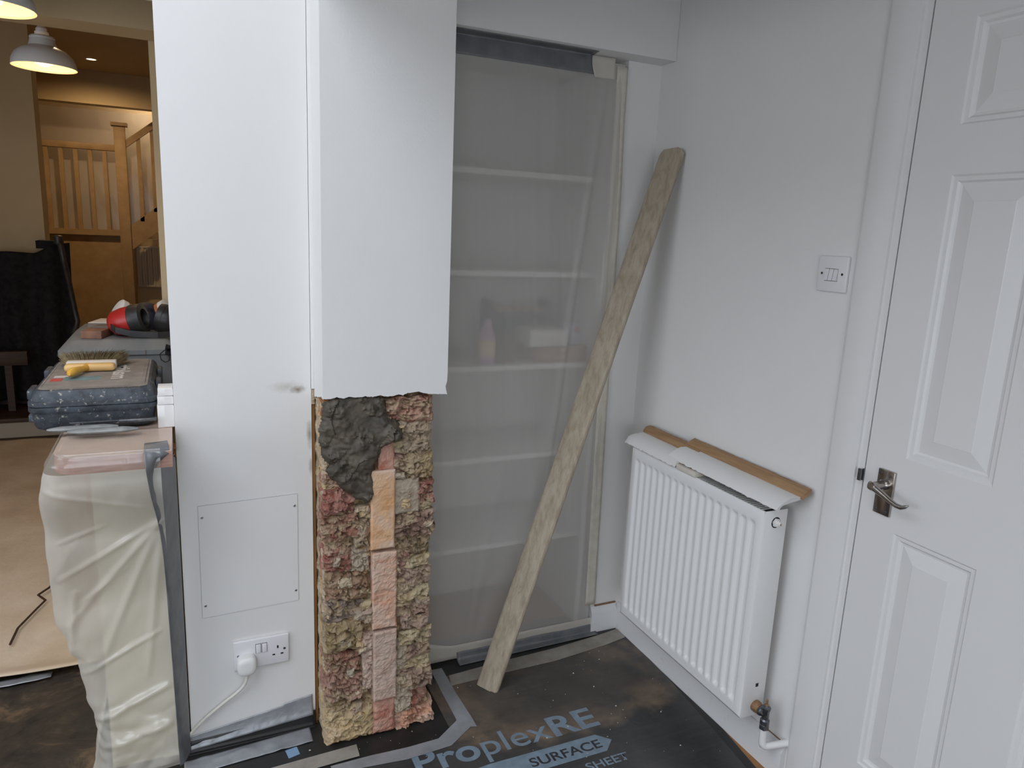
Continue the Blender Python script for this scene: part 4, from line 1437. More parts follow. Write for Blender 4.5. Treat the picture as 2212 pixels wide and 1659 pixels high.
# ------------------------------------------------------------------ wrapped counter end
wt = thing('worktop', 'pinkish laminate worktop on the wrapped counter end', 'worktop', (-0.15, 2.2, 0.88))
r_ = 0.055
ol = [(-0.034, 1.722)]
for k in range(9):
    a = math.pi / 2 * k / 8
    ol.append((-0.268 + r_ - r_ * math.sin(a), 1.722 + r_ - r_ * math.cos(a)))
ol += [(-0.268, 3.0), (-0.060, 3.0), (-0.060, 2.06), (-0.034, 2.06)]
MB().prism([(x, y, 0.882) for x, y in ol], (0, 0, 0.037)).build('worktop_slab', 'laminate_edge', wt)
MB().prism([(x, y, 0.919) for x, y in ol], (0, 0, 0.0012)).build('top_laminate', 'laminate_top', wt)
box('raw_end', -0.0335, -0.028, 1.86, 1.913, 0.862, 0.882, 'chipboard', wt)
cb = thing('base_cabinet', 'cream base cabinet end seen through the wrapping film', 'cabinet', (-0.12, 2.4, 0))
box('end_panel', -0.218, -0.036, 1.915, 1.935, 0.0, 0.88, 'cabinet_cream', cb)
box('carcass', -0.212, -0.062, 1.935, 3.0, 0.0, 0.88, 'cabinet_cream', cb)

SIL = [(0.935, -0.262), (0.925, -0.270), (0.90, -0.284), (0.864, -0.291), (0.75, -0.302), (0.652, -0.308), (0.476, -0.311), (0.409, -0.292), (0.354, -0.268), (0.25, -0.256), (0.18, -0.240), (0.12, -0.236), (0.064, -0.246), (0.0, -0.262)]


def lerp_tab(T, z):
    if z >= T[0][0]:
        return T[0][1]
    for (a, b), (c, d) in zip(T, T[1:]):
        if a >= z >= c:
            t = (z - a) / (c - a)
            t = t * t * (3 - 2 * t)
            return b + (d - b) * t
    return T[-1][1]


FRT = [(0.935, 1.722), (0.922, 1.716), (0.90, 1.712), (0.86, 1.716), (0.70, 1.79), (0.5, 1.83), (0.3, 1.845), (0.12, 1.850), (0.0, 1.86)]


CREASES = [(0.01, 0.735, 0.23, 0.60, 0.006, 0.007), (0.01, 0.735, 0.22, 0.47, 0.008, 0.008), (0.015, 0.72, 0.15, 0.38, 0.007, 0.009),
           (0.01, 0.70, 0.06, 0.30, 0.006, 0.008), (0.24, 0.85, 0.02, 0.775, 0.005, 0.006), (0.22, 0.70, 0.12, 0.74, 0.004, 0.004),
           (0.03, 0.42, 0.20, 0.33, 0.006, 0.006), (0.20, 0.56, 0.23, 0.34, 0.007, 0.008), (0.02, 0.26, 0.19, 0.19, 0.009, 0.010),
           (0.02, 0.15, 0.18, 0.11, 0.010, 0.012), (0.08, 0.62, 0.20, 0.52, 0.004, 0.004)]
ZTOP = 0.885


def wrap(u, vv):
    z = ZTOP - (ZTOP - 0.006) * vv
    xl = lerp_tab(SIL, z)
    yf = lerp_tab(FRT, z)
    xr = -0.058
    r2 = 0.045
    Lf = xr - xl - r2
    Lc = r2 * math.pi / 2
    Ls = 0.70
    s = u * (Lf + Lc + Ls)
    if s < Lf:
        p = Vector((xr - s, yf, z))
        nrm = Vector((0, -1, 0))
    elif s < Lf + Lc:
        a = (s - Lf) / r2
        p = Vector((xl + r2 - r2 * math.sin(a), yf + r2 - r2 * math.cos(a), z))
        nrm = Vector((-math.sin(a), -math.cos(a), 0))
    else:
        p = Vector((xl, yf + r2 + s - Lf - Lc, z))
        nrm = Vector((-1, 0, 0))
    k = sstep(0, 0.08, vv) if ZTOP < 0.9 else 0.0
    # diagonal pull folds from the taped edge down to the left
    dg = (s * 0.75 + (0.92 - z) * -0.62)
    d = 0.007 * nz(dg * 9, s * 2.0, 1) + 0.0022 * nz(dg * 24, z * 3, 4)
    d += 0.010 * nz(s * 5, z * 3, 7) + 0.0012 * nz(s * 34, z * 22, 9)
    # sharp creases fanning out from where the tape pulls the film
    for (sa, za, sb_, zb, A_, W_) in CREASES:
        dx_, dz_ = sb_ - sa, zb - za
        t_ = max(0.0, min(1.0, ((s - sa) * dx_ + (z - za) * dz_) / (dx_ * dx_ + dz_ * dz_)))
        dist = math.hypot(s - sa - dx_ * t_, z - za - dz_ * t_)
        d += A_ * math.exp(-(dist / W_) ** 2) * (0.35 + 0.65 * math.sin(math.pi * min(1, t_ * 0.9 + 0.1)))
    # crumpled foot
    ft = sstep(0.30, 0.10, z)
    d += ft * (0.018 * abs(nz(s * 11, z * 15, 3)) + 0.005 * nz(s * 28, z * 30, 2))
    p += nrm * d * k * (1 if z > 0.02 else 0.3)
    if z < 0.02:
        p.z = max(0.012, p.z)
    return tuple(p)


o = grid('polythene_wrap', 190, 190, wrap, 'film_clear')
ZTOP = 0.928


def hem(u, vv):
    x, y, z = wrap(u, vv * (0.928 - 0.885) / (0.928 - 0.006))
    return (x, y, z)


grid('stretched_hem', 120, 10, hem, 'film_thin', o)
tag(o, 'crumpled milky polythene wrapped around the end of the counter', 'dust sheet')
# film lying over the top of the worktop edge
def wraptop(u, vv):
    x = -0.258 + (-0.040 + 0.258) * u
    y = 1.724 + (1.905 - 1.724) * vv
    return (x, y, 0.924 + 0.004 * nz(x * 14, y * 12, 2) + 0.002 * nz(x * 40, y * 36, 5))


wtp = grid('polythene_flap', 40, 30, wraptop, 'film_thin')
tag(wtp, 'thin clear polythene lying over the worktop edge before the tool case', 'dust sheet')


# silver tape sealing the wrap to the wall edge
def side_tape(u, vv):
    z = 0.945 - 0.93 * vv
    xl = -0.090 + 0.020 * sstep(0, 0.35, vv) + 0.012 * vv
    xr = -0.031 - 0.012 * sstep(0.07, 0.0, vv)
    x = xl + (xr - xl) * u
    yl = lerp_tab(FRT, z) - 0.010
    yr = 1.722 + (1.898 - 1.722) * sstep(0.03, 0.10, vv)
    y = yl + (yr - yl) * u ** 1.6
    if vv < 0.03:
        y += 0.05 * (0.03 - vv) / 0.03
        z = min(z, 0.930)
    y -= 0.007 * abs(nz(x * 26 + z * 8, z * 12, 3)) + 0.003 * nz(x * 80, z * 40, 5)
    return (x, y, z)


tag(grid('duct_tape', 24, 150, side_tape, 'dark_tape', solid=0.0006), 'long wrinkled grey tape sealing the counter wrap to the white boxed wall', 'tape', 'tape strips')

# moulded white blocks stacked on the worktop by the wall edge
kb = thing('stepped_trim', 'white stepped trim block on the worktop against the boxed wall', 'trim block', (-0.04, 1.93, 0.92))
kb['kind'] = 'thing'
for z0, z1, dx in ((0.9205, 0.978, 0.0), (0.9785, 1.000, 0.0012), (1.0005, 1.020, 0.003)):
    box('trim_step', -0.0655 + dx, -0.029, 1.925, 1.985, z0, z1, 'gloss_white', kb, bev=0.001)
    box('trim_face', -0.050 + dx, -0.0285, 1.9235, 1.926, z0 + 0.002, z1 - 0.002, 'gloss_white', kb)

# ------------------------------------------------------------------ black tool case
tcx = thing('tool_case', 'dusty black plastic tool case with paint specks on the worktop', 'tool case', (-0.198, 2.15, 0.92))


def roundrect(x0, x1, y0, y1, r, n=6):
    pts = []
    for cx, cy, a0 in ((x1 - r, y0 + r, -90), (x1 - r, y1 - r, 0), (x0 + r, y1 - r, 90), (x0 + r, y0 + r, 180)):
        for k in range(n + 1):
            a = math.radians(a0 + 90 * k / n)
            pts.append((cx + r * math.cos(a), cy + r * math.sin(a)))
    return pts


def lofted(name, lv, mat, parent, smooth=35, mats=None):
    """lv: list of (outline, z)"""
    n = len(lv[0][0])
    v = [(x, y, z) for P_, z in lv for x, y in P_]
    f = [(l * n + i, l * n + (i + 1) % n, (l + 1) * n + (i + 1) % n, (l + 1) * n + i) for l in range(len(lv) - 1) for i in range(n)]
    f += [tuple(reversed(range(n))), tuple((len(lv) - 1) * n + i for i in range(n))]
    o = recalc(obj(name, v, f, mats or mat, parent))
    autosmooth(o, smooth)
    return o


CX0, CX1, CY0, CY1 = -0.338, -0.066, 1.935, 2.365
rr = lambda d, r: roundrect(CX0 + d, CX1 - d, CY0 + d, CY1 - d, r)
lofted('case_base', [(rr(0.024, 0.02), 0.9215), (rr(0.012, 0.025), 0.928), (rr(0.008, 0.028), 0.936), (rr(0.004, 0.03), 0.968)], 'case_black', tcx)
lofted('case_rim', [(rr(0.001, 0.032), 0.9685), (rr(-0.001, 0.032), 0.972), (rr(-0.001, 0.032), 0.981), (rr(0.002, 0.032), 0.983), (rr(-0.001, 0.032), 0.985), (rr(-0.001, 0.032), 0.994), (rr(0.003, 0.03), 0.997)], 'case_black', tcx)
lid = lofted('case_lid', [(rr(0.004, 0.03), 0.997), (rr(0.008, 0.028), 1.012), (rr(0.014, 0.025), 1.020), (rr(0.026, 0.02), 1.0235)], 'case_black', tcx)
lofted('dusty_top', [(rr(0.020, 0.02), 1.0222), (rr(0.030, 0.016), 1.0242)], 'case_dusty', lid)
# raised field, stickers and lettering on the lid
ZT = 1.0245
box('lid_field', -0.305, -0.10, 2.03, 2.32, 1.0238, 1.0246, 'case_dusty', lid)
box('sticker', -0.275, -0.195, 2.045, 2.09, 1.0247, 1.0251, 'sticker_teal', lid)
box('sticker', -0.303, -0.278, 2.040, 2.075, 1.0247, 1.0251, 'sticker_red', lid)
box('sticker', -0.300, -0.268, 2.085, 2.11, 1.0247, 1.0251, 'print_white', lid)
cu = bpy.data.curves.new('tmp_text', 'FONT')
cu.body = 'makita'
cu.offset = 0.02
ot = bpy.data.objects.new('tmp_text', cu)
C.objects.link(ot)
me = bpy.data.meshes.new_from_object(ot.evaluated_get(bpy.context.evaluated_depsgraph_get()))
bpy.data.objects.remove(ot)
xs = [v.co.x for v in me.vertices]
of = _pl(lid)
for v in me.vertices:
    a, b = (v.co.x - min(xs)) / (max(xs) - min(xs)), v.co.y
    v.co = Vector((-0.124 - 0.055 * (0.85 - b), 2.048 + 0.20 * a, 1.0249)) - of
me.materials.append(MATS['print_white'])
lt = bpy.data.objects.new('lettering', me)
C.objects.link(lt)
lt.parent = lid
for y in (2.02, 2.27):
    box('hinge', CX0 - 0.005, CX0 + 0.010, y - 0.035, y + 0.035, 0.992, 1.016, 'case_black', tcx, bev=0.004)
box('latch', CX1 - 0.004, CX1 + 0.008, 2.06, 2.12, 0.955, 1.012, 'case_black', tcx, bev=0.003)
box('latch', CX1 - 0.004, CX1 + 0.008, 2.22, 2.28, 0.955, 1.012, 'case_black', tcx, bev=0.003)
box('foot', CX0 - 0.007, CX0 + 0.02, 1.99, 2.03, 0.936, 0.955, 'case_black', tcx, bev=0.004)

# broad paste brush on the case
pb = thing('paste_brush', 'broad wooden paste brush with tan bristles lying on the black tool case', 'brush', (-0.22, 2.2, 1.026))
BY = 2.185
box('stock', -0.285, -0.168, BY - 0.040, BY - 0.008, 1.026, 1.046, 'brush_wood', pb, bev=0.008, seg=3)
box('band', -0.283, -0.166, BY - 0.010, BY + 0.016, 1.0255, 1.049, 'brush_band', pb, bev=0.004)
hp = [(-0.232, BY - 0.026, 1.036), (-0.238, BY - 0.046, 1.0365), (-0.247, BY - 0.072, 1.0385), (-0.256, BY - 0.105, 1.040), (-0.260, BY - 0.125, 1.0395), (-0.262, BY - 0.133, 1.039)]
MB().tube(hp, [0.012, 0.0072, 0.0088, 0.0108, 0.009, 0.0035], 14).build('handle', 'brush_handle', pb, smooth=50)
m = MB()
for i in range(2200):
    x = rnd.uniform(-0.278, -0.170)
    z = rnd.uniform(1.028, 1.047)
    sp = (x + 0.224) / 0.054
    L_ = rnd.uniform(0.07, 0.115) * (1 - 0.25 * abs((x + 0.224) / 0.054) ** 2)
    e = Vector((x + 0.030 * sp + rnd.uniform(-0.008, 0.008), BY + 0.012 + L_, z + rnd.uniform(-0.002, 0.020)))
    b = Vector((x, BY + 0.012, z))
    mid = (b + e) / 2 + Vector((0, 0, rnd.uniform(0, 0.004)))
    w_ = 0.0007
    m.add([b - Vector((w_, 0, 0)), b + Vector((w_, 0, 0)), mid + Vector((w_, 0, 0)), mid - Vector((w_, 0, 0)), e,
           b + Vector((0, 0, 2 * w_)), mid + Vector((0, 0, 2 * w_))],
          [(0, 1, 2, 3), (3, 2, 4), (1, 5, 6, 2), (5, 0, 3, 6), (2, 6, 4), (6, 3, 4)])
o = obj('bristles', m.v, m.f, 'bristle', pb)
o['kind'] = 'stuff'
o['label'] = 'tan brush bristles'

# two grey caulking trowels / filler knives in front of the case
def blade(label, x0, x1, y, z, mat, w_, tw, seed):
    n = 24
    v, f = [], []
    for i in range(n + 1):
        s = i / n
        r = w_ * (0.35 + 0.65 * min(1, 5 * s, 5 * (1 - s)) ** 0.7)
        for k in range(12):
            a = 2 * math.pi * k / 12
            v.append((x0 + (x1 - x0) * s, y + r * math.cos(a) * 1.5 + tw * s, z + r * 0.75 * math.sin(a)))
    for i in range(n):
        for k in range(12):
            f.append((i * 12 + k, i * 12 + (k + 1) % 12, (i + 1) * 12 + (k + 1) % 12, (i + 1) * 12 + k))
    f += [tuple(reversed(range(12))), tuple(n * 12 + k for k in range(12))]
    o = recalc(obj('filling_spatula', v, f, mat))
    autosmooth(o, 50)
    return tag(o, label, 'tool')


blade('grey tool grip lying under the front edge of the black case', -0.296, -0.150, 1.902, 0.938, 'glove_grey', 0.0085, 0.0, 1)
k2 = blade('nearer grey tool grip with pointed end before the black case', -0.252, -0.106, 1.872, 0.938, 'glove_grey', 0.0090, -0.005, 2)
fk = thing('filler_knife', 'flat dull steel filler knife against the front of the tool case', 'tool', (-0.15, 1.925, 0.94))
box('blade', -0.252, -0.145, 1.915, 1.924, 0.9475, 0.9495, 'steel_dull', fk)
box('handle', -0.150, -0.068, 1.912, 1.926, 0.942, 0.951, 'steel_dull', fk, bev=0.002)

# ------------------------------------------------------------------ grey case with things on it, further back
gc = thing('storage_crate', 'grey plastic lidded crate on the worktop behind the black tool case', 'crate', (-0.17, 2.62, 0.92))
GX0, GX1, GY0, GY1 = -0.335, -0.015, 2.42, 2.90
rg = lambda d, r: roundrect(GX0 + d, GX1 - d, GY0 + d, GY1 - d, r)
lofted('crate_body', [(rg(0.02, 0.02), 0.9215), (rg(0.006, 0.02), 0.93), (rg(0.006, 0.02), 1.022)], 'case_grey', gc)
lofted('crate_lid', [(rg(0.0, 0.02), 1.022), (rg(0.0, 0.02), 1.036), (rg(0.030, 0.02), 1.061), (rg(0.06, 0.02), 1.063)], 'case_grey', gc)
for x in (-0.225, -0.105):
    box('lid_rib', x - 0.0012, x + 0.0012, GY0 - 0.002, GY0 + 0.006, 1.022, 1.036, 'felt_grey', gc)
ZC = 1.0635
sb = thing('sanding_block', 'worn brown wooden sanding block on the grey crate', 'sanding block', (-0.245, 2.52, ZC))
Rz = Matrix.Rotation(math.radians(-12), 3, 'Z')


def rotbox(name, c, s, rz, mat, parent, bev=0.002):
    o = box(name, -s[0] / 2, s[0] / 2, -s[1] / 2, s[1] / 2, 0, s[2], mat, None, bev)
    R_ = Matrix.Rotation(math.radians(rz), 3, 'Z')
    off = _pl(parent)
    for v in o.data.vertices:
        v.co = R_ @ v.co + Vector(c) - off
    o.parent = parent
    return o


rotbox('wood_body', (-0.236, 2.545, ZC), (0.058, 0.130, 0.024), -14, 'block_wood', sb)
rotbox('felt_pad', (-0.224, 2.575, ZC + 0.024), (0.050, 0.060, 0.004), -14, 'felt_grey', sb, 0.001)
sb2 = thing('sanding_sponge', 'pale grey sanding sponge behind the brown sanding block', 'sponge', (-0.20, 2.70, ZC))
rotbox('sponge_body', (-0.232, 2.70, ZC), (0.062, 0.115, 0.026), -14, 'felt_grey', sb2)
rotbox('abrasive_face', (-0.232, 2.70, ZC + 0.026), (0.060, 0.113, 0.002), -14, 'brush_band', sb2, 0.0005)

# ear defenders
ed = thing('ear_defenders', 'ear defenders with a red cup and black headband on the grey crate', 'ear defenders', (-0.12, 2.55, ZC))


def cup(name, c, ax, r, d, mat, mat2):
    q = MB()
    prof_ = [(r * 0.55, -d), (r * 0.85, -d * 0.8), (r * 1.0, -d * 0.35), (r * 1.02, 0)]
    o = MB().lathe(c, prof_, axis=ax, n=24).build(name, mat, ed, smooth=50)
    for v in o.data.vertices:
        v.co.z = (v.co.z + ed.location.z - c[2]) * 0.95 + c[2] - ed.location.z
    MB().lathe(c, [(r * 1.0, 0), (r * 1.03, d * 0.12), (r * 0.98, d * 0.5), (r * 0.62, d * 0.55), (r * 0.55, d * 0.3)], axis=ax, n=24).build('cushion', mat2, o, smooth=50)
    return o


cup('red_cup', (-0.140, 2.535, ZC + 0.049), (0.92, -0.30, 0.24), 0.047, 0.068, 'red_plastic', 'black_plastic')
cup('black_cup', (-0.050, 2.57, ZC + 0.048), (-0.9, 0.25, 0.25), 0.046, 0.040, 'black_plastic', 'black_plastic')
hb = [(-0.200, 2.500, ZC + 0.034), (-0.186, 2.480, ZC + 0.026), (-0.150, 2.478, ZC + 0.016), (-0.11, 2.472, ZC + 0.012), (-0.07, 2.472, ZC + 0.010), (-0.035, 2.48, ZC + 0.010), (-0.012, 2.51, ZC + 0.016)]
m = MB()
v, f = [], []
for p in hb:
    v += [(p[0], p[1], p[2] - 0.009), (p[0], p[1], p[2] + 0.009), (p[0] + 0.002, p[1] + 0.005, p[2] + 0.009), (p[0] + 0.002, p[1] + 0.005, p[2] - 0.009)]
for i in range(len(hb) - 1):
    for k in range(4):
        f.append((i * 4 + k, i * 4 + (k + 1) % 4, i * 4 + 4 + (k + 1) % 4, i * 4 + 4 + k))
f += [(3, 2, 1, 0), (len(v) - 4, len(v) - 3, len(v) - 2, len(v) - 1)]
recalc(obj('headband', v, f, 'black_plastic', ed))

# respirator mask behind them
rm = thing('respirator_mask', 'dark blue respirator mask with two white and orange filters behind the ear defenders', 'respirator', (-0.09, 2.70, ZC))
MB().lathe((-0.110, 2.715, ZC + 0.001), [(0.055, 0.0), (0.060, 0.025), (0.052, 0.055), (0.032, 0.078), (0.012, 0.084)], n=24).build('face_piece', 'navy_rubber', rm, smooth=50)
for k in range(5):
    MB().box(-0.1285 + k * 0.008, -0.1250 + k * 0.008, 2.668, 2.676, ZC + 0.058, ZC + 0.072).build('valve_slot', 'dark_hole', rm)
for x, ax in ((-0.178, (-0.80, -0.30, 0.52)), (-0.050, (0.80, -0.30, 0.52))):
    c_ = Vector((x, 2.68, ZC + 0.056))
    fl = MB().lathe(c_, [(0.040, 0), (0.040, 0.016), (0.036, 0.019)], axis=ax, n=26).build('filter', 'filter_white', rm, smooth=40)
    MB().lathe(c_ - Vector(ax).normalized() * 0.012, [(0.0395, 0), (0.0395, 0.0116)], axis=ax, n=26).build('filter_band', 'filter_orange', fl, smooth=40)

# black strap bundle hanging at the crate's corner
sg = thing('safety_goggles_strap', 'black looped cord hanging at the crate beside the boxed wall', 'cord', (-0.045, 2.405, 0.95))
MB().tube([(-0.033, 2.405, 1.045), (-0.055, 2.402, 1.035), (-0.066, 2.40, 1.025), (-0.063, 2.40, 1.008), (-0.052, 2.40, 1.000), (-0.042, 2.40, 1.004), (-0.040, 2.40, 1.016), (-0.046, 2.40, 1.028), (-0.046, 2.402, 1.045)], 0.0016, 6).build('loop', 'black_plastic', sg, smooth=60)
roughbox('cloth_tuft', -0.048, -0.018, 2.395, 2.415, 1.022, 1.052, 'black_cloth', sg, 0.006, 71, cell=0.004)


# ------------------------------------------------------------------ pendants and downlight
def pendant(x, y, label):
    t = thing('pendant_lamp', label, 'pendant lamp', (x, y, 1.9), 'pendant lamps over the counter')
    pr = [(0.095, 0.0), (0.0955, 0.004), (0.092, 0.022), (0.083, 0.040), (0.066, 0.055), (0.050, 0.062), (0.043, 0.066), (0.0385, 0.078), (0.0365, 0.088), (0.0375, 0.090), (0.0370, 0.094), (0.033, 0.098)]
    o = MB().lathe((x, y, 1.9), pr, n=48, cap=False).build('shade', 'shade_white', t, smooth=35)
    inn = [(0.0945, 0.0002), (0.0915, 0.0035), (0.0905, 0.0035), (0.089, 0.022), (0.080, 0.039), (0.064, 0.053), (0.048, 0.060), (0.020, 0.061)]
    MB().lathe((x, y, 1.9), inn, n=48, cap=False).build('shade_lining', 'shade_inner', t, smooth=50)
    MB().lathe((x, y, 1.9985), [(0.021, 0), (0.021, 0.012), (0.0165, 0.0125), (0.0165, 0.022), (0.010, 0.030), (0.0055, 0.036), (0.004, 0.052)], n=24).build('lamp_holder', 'plastic_white', t, smooth=35)
    top = 2.72 if y > 2.73 else SKY[4]
    MB().tube([(x, y, 2.04), (x, y, top)], 0.003, 8).build('cord', 'plastic_white', t)
    MB().lathe((x, y, top - 0.03), [(0.012, 0), (0.045, 0.024), (0.045, 0.03)], n=24).build('ceiling_rose', 'plastic_white', t)
    MB().lathe((x, y, 1.905), [(0.008, 0), (0.026, 0.008), (0.030, 0.022), (0.024, 0.040), (0.013, 0.054)], n=20).build('bulb', 'bulb', t, smooth=60)
    d = bpy.data.lights.new('pendant_bulb', 'POINT')
    d.energy = PEND_W
    d.color = (1.0, 0.72, 0.42)
    d.shadow_soft_size = 0.03
    l = bpy.data.objects.new('pendant_bulb_light', d)
    C.objects.link(l)
    l.parent = t
    l.location = (0, 0, -0.012)
    return t


PEND_W = 0.7
pendant(-0.378, 2.985, 'white domed pendant lamp hanging whole in view over the back counter')
pendant(-0.382, 2.215, 'white pendant lamp cut off by the top corner of the picture')


def downlight(x, y, label=None):
    t = thing('downlight', label, 'downlight', (x, y, 2.72), 'ceiling downlights')
    MB().lathe((x, y, 2.7195), [(0.052, 0), (0.050, -0.004), (0.038, -0.004), (0.036, -0.001)], n=28, cap=False).build('bezel', 'shade_white', t, smooth=35)
    MB().lathe((x, y, 2.7185), [(0.036, 0), (0.036, -0.0008)], n=24).build('lamp_disc', 'down_disc', t)
    d = bpy.data.lights.new('downlight_lamp', 'SPOT')
    d.energy = DOWN_W
    d.color = (1.0, 0.68, 0.36)
    d.spot_size = math.radians(168)
    d.spot_blend = 1.0
    d.shadow_soft_size = 0.03
    l = bpy.data.objects.new('downlight_spot', d)
    C.objects.link(l)
    l.parent = t
    l.location = (0, 0, -0.012)
    return t


emit('down_disc', srgb(255, 225, 180), 5.0)
DOWN_W = 58
downlight(-0.60, 7.46, 'small glowing round downlight in the dim far ceiling')
DOWN_W = 17
added_downlight = downlight(-0.30, 4.0, 'added unseen downlight brightening the wall end and black cloth')  # added out of view to brighten the back room
del added_downlight['category'], added_downlight['group']
added_downlight['kind'] = 'structure'

# ------------------------------------------------------------------ stair and things in the back room
stf = thing('staircase', 'pale wooden staircase balustrade with newel post in the dim back room', 'staircase', (-0.5, 8.1, 0.155))
YS_ = 8.3
box('newel_post', -0.523, -0.424, YS_, YS_ + 0.10, 0.155, 2.285, 'stair_wood', stf, bev=0.004)
MB().prism([(-0.545, YS_ - 0.02, 2.285), (-0.402, YS_ - 0.02, 2.285), (-0.402, YS_ + 0.12, 2.285), (-0.545, YS_ + 0.12, 2.285)], (0, 0, 0.03)).build('newel_cap', 'stair_wood', stf)
box('landing_rail', -1.6, -0.523, YS_ + 0.02, YS_ + 0.08, 2.045, 2.105, 'stair_wood', stf, bev=0.006)
for k in range(9):
    x = -0.617 - k * 0.122
    box('baluster', x - 0.018, x + 0.018, YS_ + 0.03, YS_ + 0.07, 1.27, 2.045, 'stair_wood', stf)
box('landing_edge', -1.6, -0.523, YS_ + 0.02, YS_ + 0.10, 1.235, 1.29, 'stair_wood', stf)
sl = 0.79
def slope_bar(name, x0, z0, x1, h, y0, y1, mat):
    z1 = z0 + (x1 - x0) * sl
    return MB().prism([(x0, y0, z0), (x1, y0, z1), (x1, y0, z1 + h), (x0, y0, z0 + h)], (0, y1 - y0, 0)).build(name, mat, stf)


slope_bar('flight_rail', -0.424, 2.09, 0.5, 0.07, YS_ + 0.02, YS_ + 0.08, 'stair_wood')
slope_bar('flight_string', -0.424, 1.10, 0.5, 0.24, YS_ + 0.03, YS_ + 0.07, 'stair_wood')
for k in range(5):
    x = -0.315 + k * 0.125
    zb = 1.30 + (x + 0.424) * sl
    box('baluster', x - 0.018, x + 0.018, YS_ + 0.03, YS_ + 0.07, zb, zb + 0.80, 'stair_wood', stf)
box('under_panel', -1.6, -0.523, YS_ + 0.06, YS_ + 0.09, 0.155, 1.24, 'stair_wood', stf)
struct(box('wall_under_stair', -0.42, 0.9, YS_ + 0.35, YS_ + 0.45, 0.155, 1.2, 'warm_wall'))
def stair_film(u, vv):
    x = -1.3 + 1.75 * u
    zt = 2.43
    zb = 1.27 + 0.04 * nz(x * 5, 2) + 0.79 * max(0, x + 0.42)
    z = zb + (zt - zb) * vv
    return (x, YS_ + 0.16 + 0.02 * nz(x * 4 + z, z * 2, 3) + 0.004 * nz(x * 14 + 4 * z, z * 5, 6), z)


tag(grid('polythene_sheet', 80, 50, stair_film, 'film_stair'), 'polythene sheet hung over the staircase balustrade in the back room', 'dust sheet')
hl = thing('added_stair_lamp', 'added lamp, unseen behind the stair lintel', 'lamp', (-0.2, 8.75, 2.60))  # unseen lamp added to backlight the polythene on the stair
del hl['category']
hl['kind'] = 'structure'
MB().lathe((-0.2, 8.75, 2.60), [(0.02, 0.12), (0.03, 0.10), (0.10, 0.0), (0.098, 0.0)], n=20, cap=False).build('shade', 'shade_white', hl)
dd = bpy.data.lights.new('stair_backlight', 'POINT')
dd.energy = 6
dd.color = (1.0, 0.80, 0.58)
dd.shadow_soft_size = 0.06
ll = bpy.data.objects.new('stair_backlight_point', dd)
C.objects.link(ll)
ll.parent = hl
ll.location = (0, 0, -0.03)
# small radiator under the stair
fr = thing('radiator', 'small dim panel radiator under the stair in the back room', 'radiator', (-0.2, 8.6, 0.6))
v, f = [], []
n = 60
for i in range(n + 1):
    x = -0.40 + 0.75 * i / n
    d = 0.012 * (1 if (i % 4) < 2 else 0)
    v += [(x, YS_ + 0.28 - d, 0.72), (x, YS_ + 0.28 - d, 1.12)]
for i in range(n):
    f.append((2 * i, 2 * i + 2, 2 * i + 3, 2 * i + 1))
o = obj('front_panel', v, f, 'far_radiator', fr)
o.modifiers.new('thickness', 'SOLIDIFY').thickness = 0.004
box('top_rail', -0.40, 0.35, YS_ + 0.27, YS_ + 0.34, 1.115, 1.13, 'far_radiator', fr)
box('bottom_rail', -0.40, 0.35, YS_ + 0.27, YS_ + 0.34, 0.71, 0.725, 'far_radiator', fr)

# black cloth hung over the furniture by the wall return
def blackcloth(u, vv):
    L1 = 1.7
    x = -2.35 + L1 * u
    fold = 0.035 * math.sin(x * 34 + 1.5 * nz(x * 3, vv * 2)) * (0.3 + 0.7 * vv)
    top = 1.18 + 0.035 * nz(x * 3, 5) + 0.06 * sstep(-0.86, -0.72, x)
    z = top + (0.20 - top) * vv
    y = 5.55 + fold + 0.05 * vv
    if x > -0.75:
        y += 0.5 * (x + 0.75)
        x = x - 0.06 * vv * (x + 0.75) * 4
    return (x, y, z)


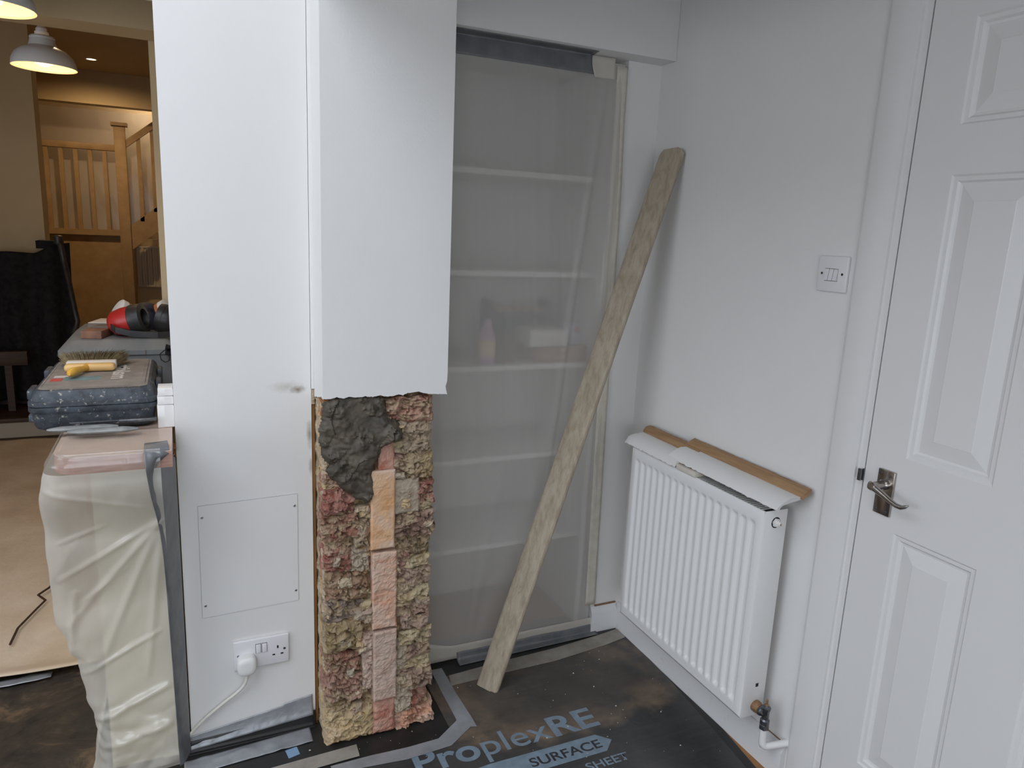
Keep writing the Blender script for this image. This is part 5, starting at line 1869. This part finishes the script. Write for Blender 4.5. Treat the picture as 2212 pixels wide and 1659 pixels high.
tag(grid('black_cloth', 160, 40, blackcloth, 'black_cloth', solid=0.004), 'black cloth draped over furniture before the far wall corner', 'cloth')
cabn = thing('covered_cabinet', 'dark cabinet corner poking out above the black cloth', 'cabinet', (-1.4, 5.66, 0.155))
box('body', -2.3, -0.715, 5.68, 5.745, 0.157, 1.15, 'dark_wood', cabn)
box('top', -0.84, -0.70, 5.60, 5.745, 1.20, 1.25, 'black_cloth', cabn)
box('upright', -0.80, -0.72, 5.62, 5.74, 1.15, 1.20, 'brass_old', cabn)
hs = thing('vacuum_hose', 'bent black hose standing beside the draped black cloth', 'hose', (-0.62, 5.6, 0.16))
MB().tube([(-0.70, 5.50, 1.25), (-0.685, 5.48, 1.22), (-0.675, 5.48, 1.12), (-0.665, 5.55, 0.98), (-0.645, 5.55, 0.80), (-0.635, 5.55, 0.73), (-0.645, 5.54, 0.69), (-0.66, 5.53, 0.66), (-0.63, 5.50, 0.58), (-0.56, 5.46, 0.44), (-0.50, 5.42, 0.30), (-0.47, 5.40, 0.175)], 0.018, 12).build('tube', 'black_plastic', hs, smooth=60)
MB().lathe((-0.70, 5.50, 1.235), [(0.024, 0), (0.026, 0.01), (0.024, 0.05), (0.016, 0.056)], n=14).build('nozzle', 'black_plastic', hs, smooth=40)
# trestle plank, yellow bag and cable by the step
tr = thing('trestle', 'dark dusty plank trestle before the black cloth', 'trestle', (-1.1, 5.42, 0.155))
box('plank', -1.75, -0.92, 5.46, 5.52, 0.46, 0.55, 'dark_wood', tr, bev=0.003)
for x in (-1.62, -1.03):
    box('leg', x - 0.02, x + 0.02, 5.47, 5.51, 0.158, 0.46, 'dark_wood', tr)
bg = thing('plastic_bag', 'yellowish tied plastic bag at the far edge of the step', 'bag', (-1.20, 5.40, 0.157))
MB().lathe((-1.20, 5.365, 0.158), [(0.06, 0), (0.08, 0.04), (0.08, 0.14), (0.06, 0.22), (0.03, 0.26), (0.025, 0.28), (0.05, 0.31)], n=20).build('bag_body', 'bag_plastic', bg, smooth=60)
MB().lathe((-1.20, 5.365, 0.42), [(0.034, 0), (0.036, 0.01), (0.034, 0.02)], n=14).build('tie', 'cable_cream', bg)
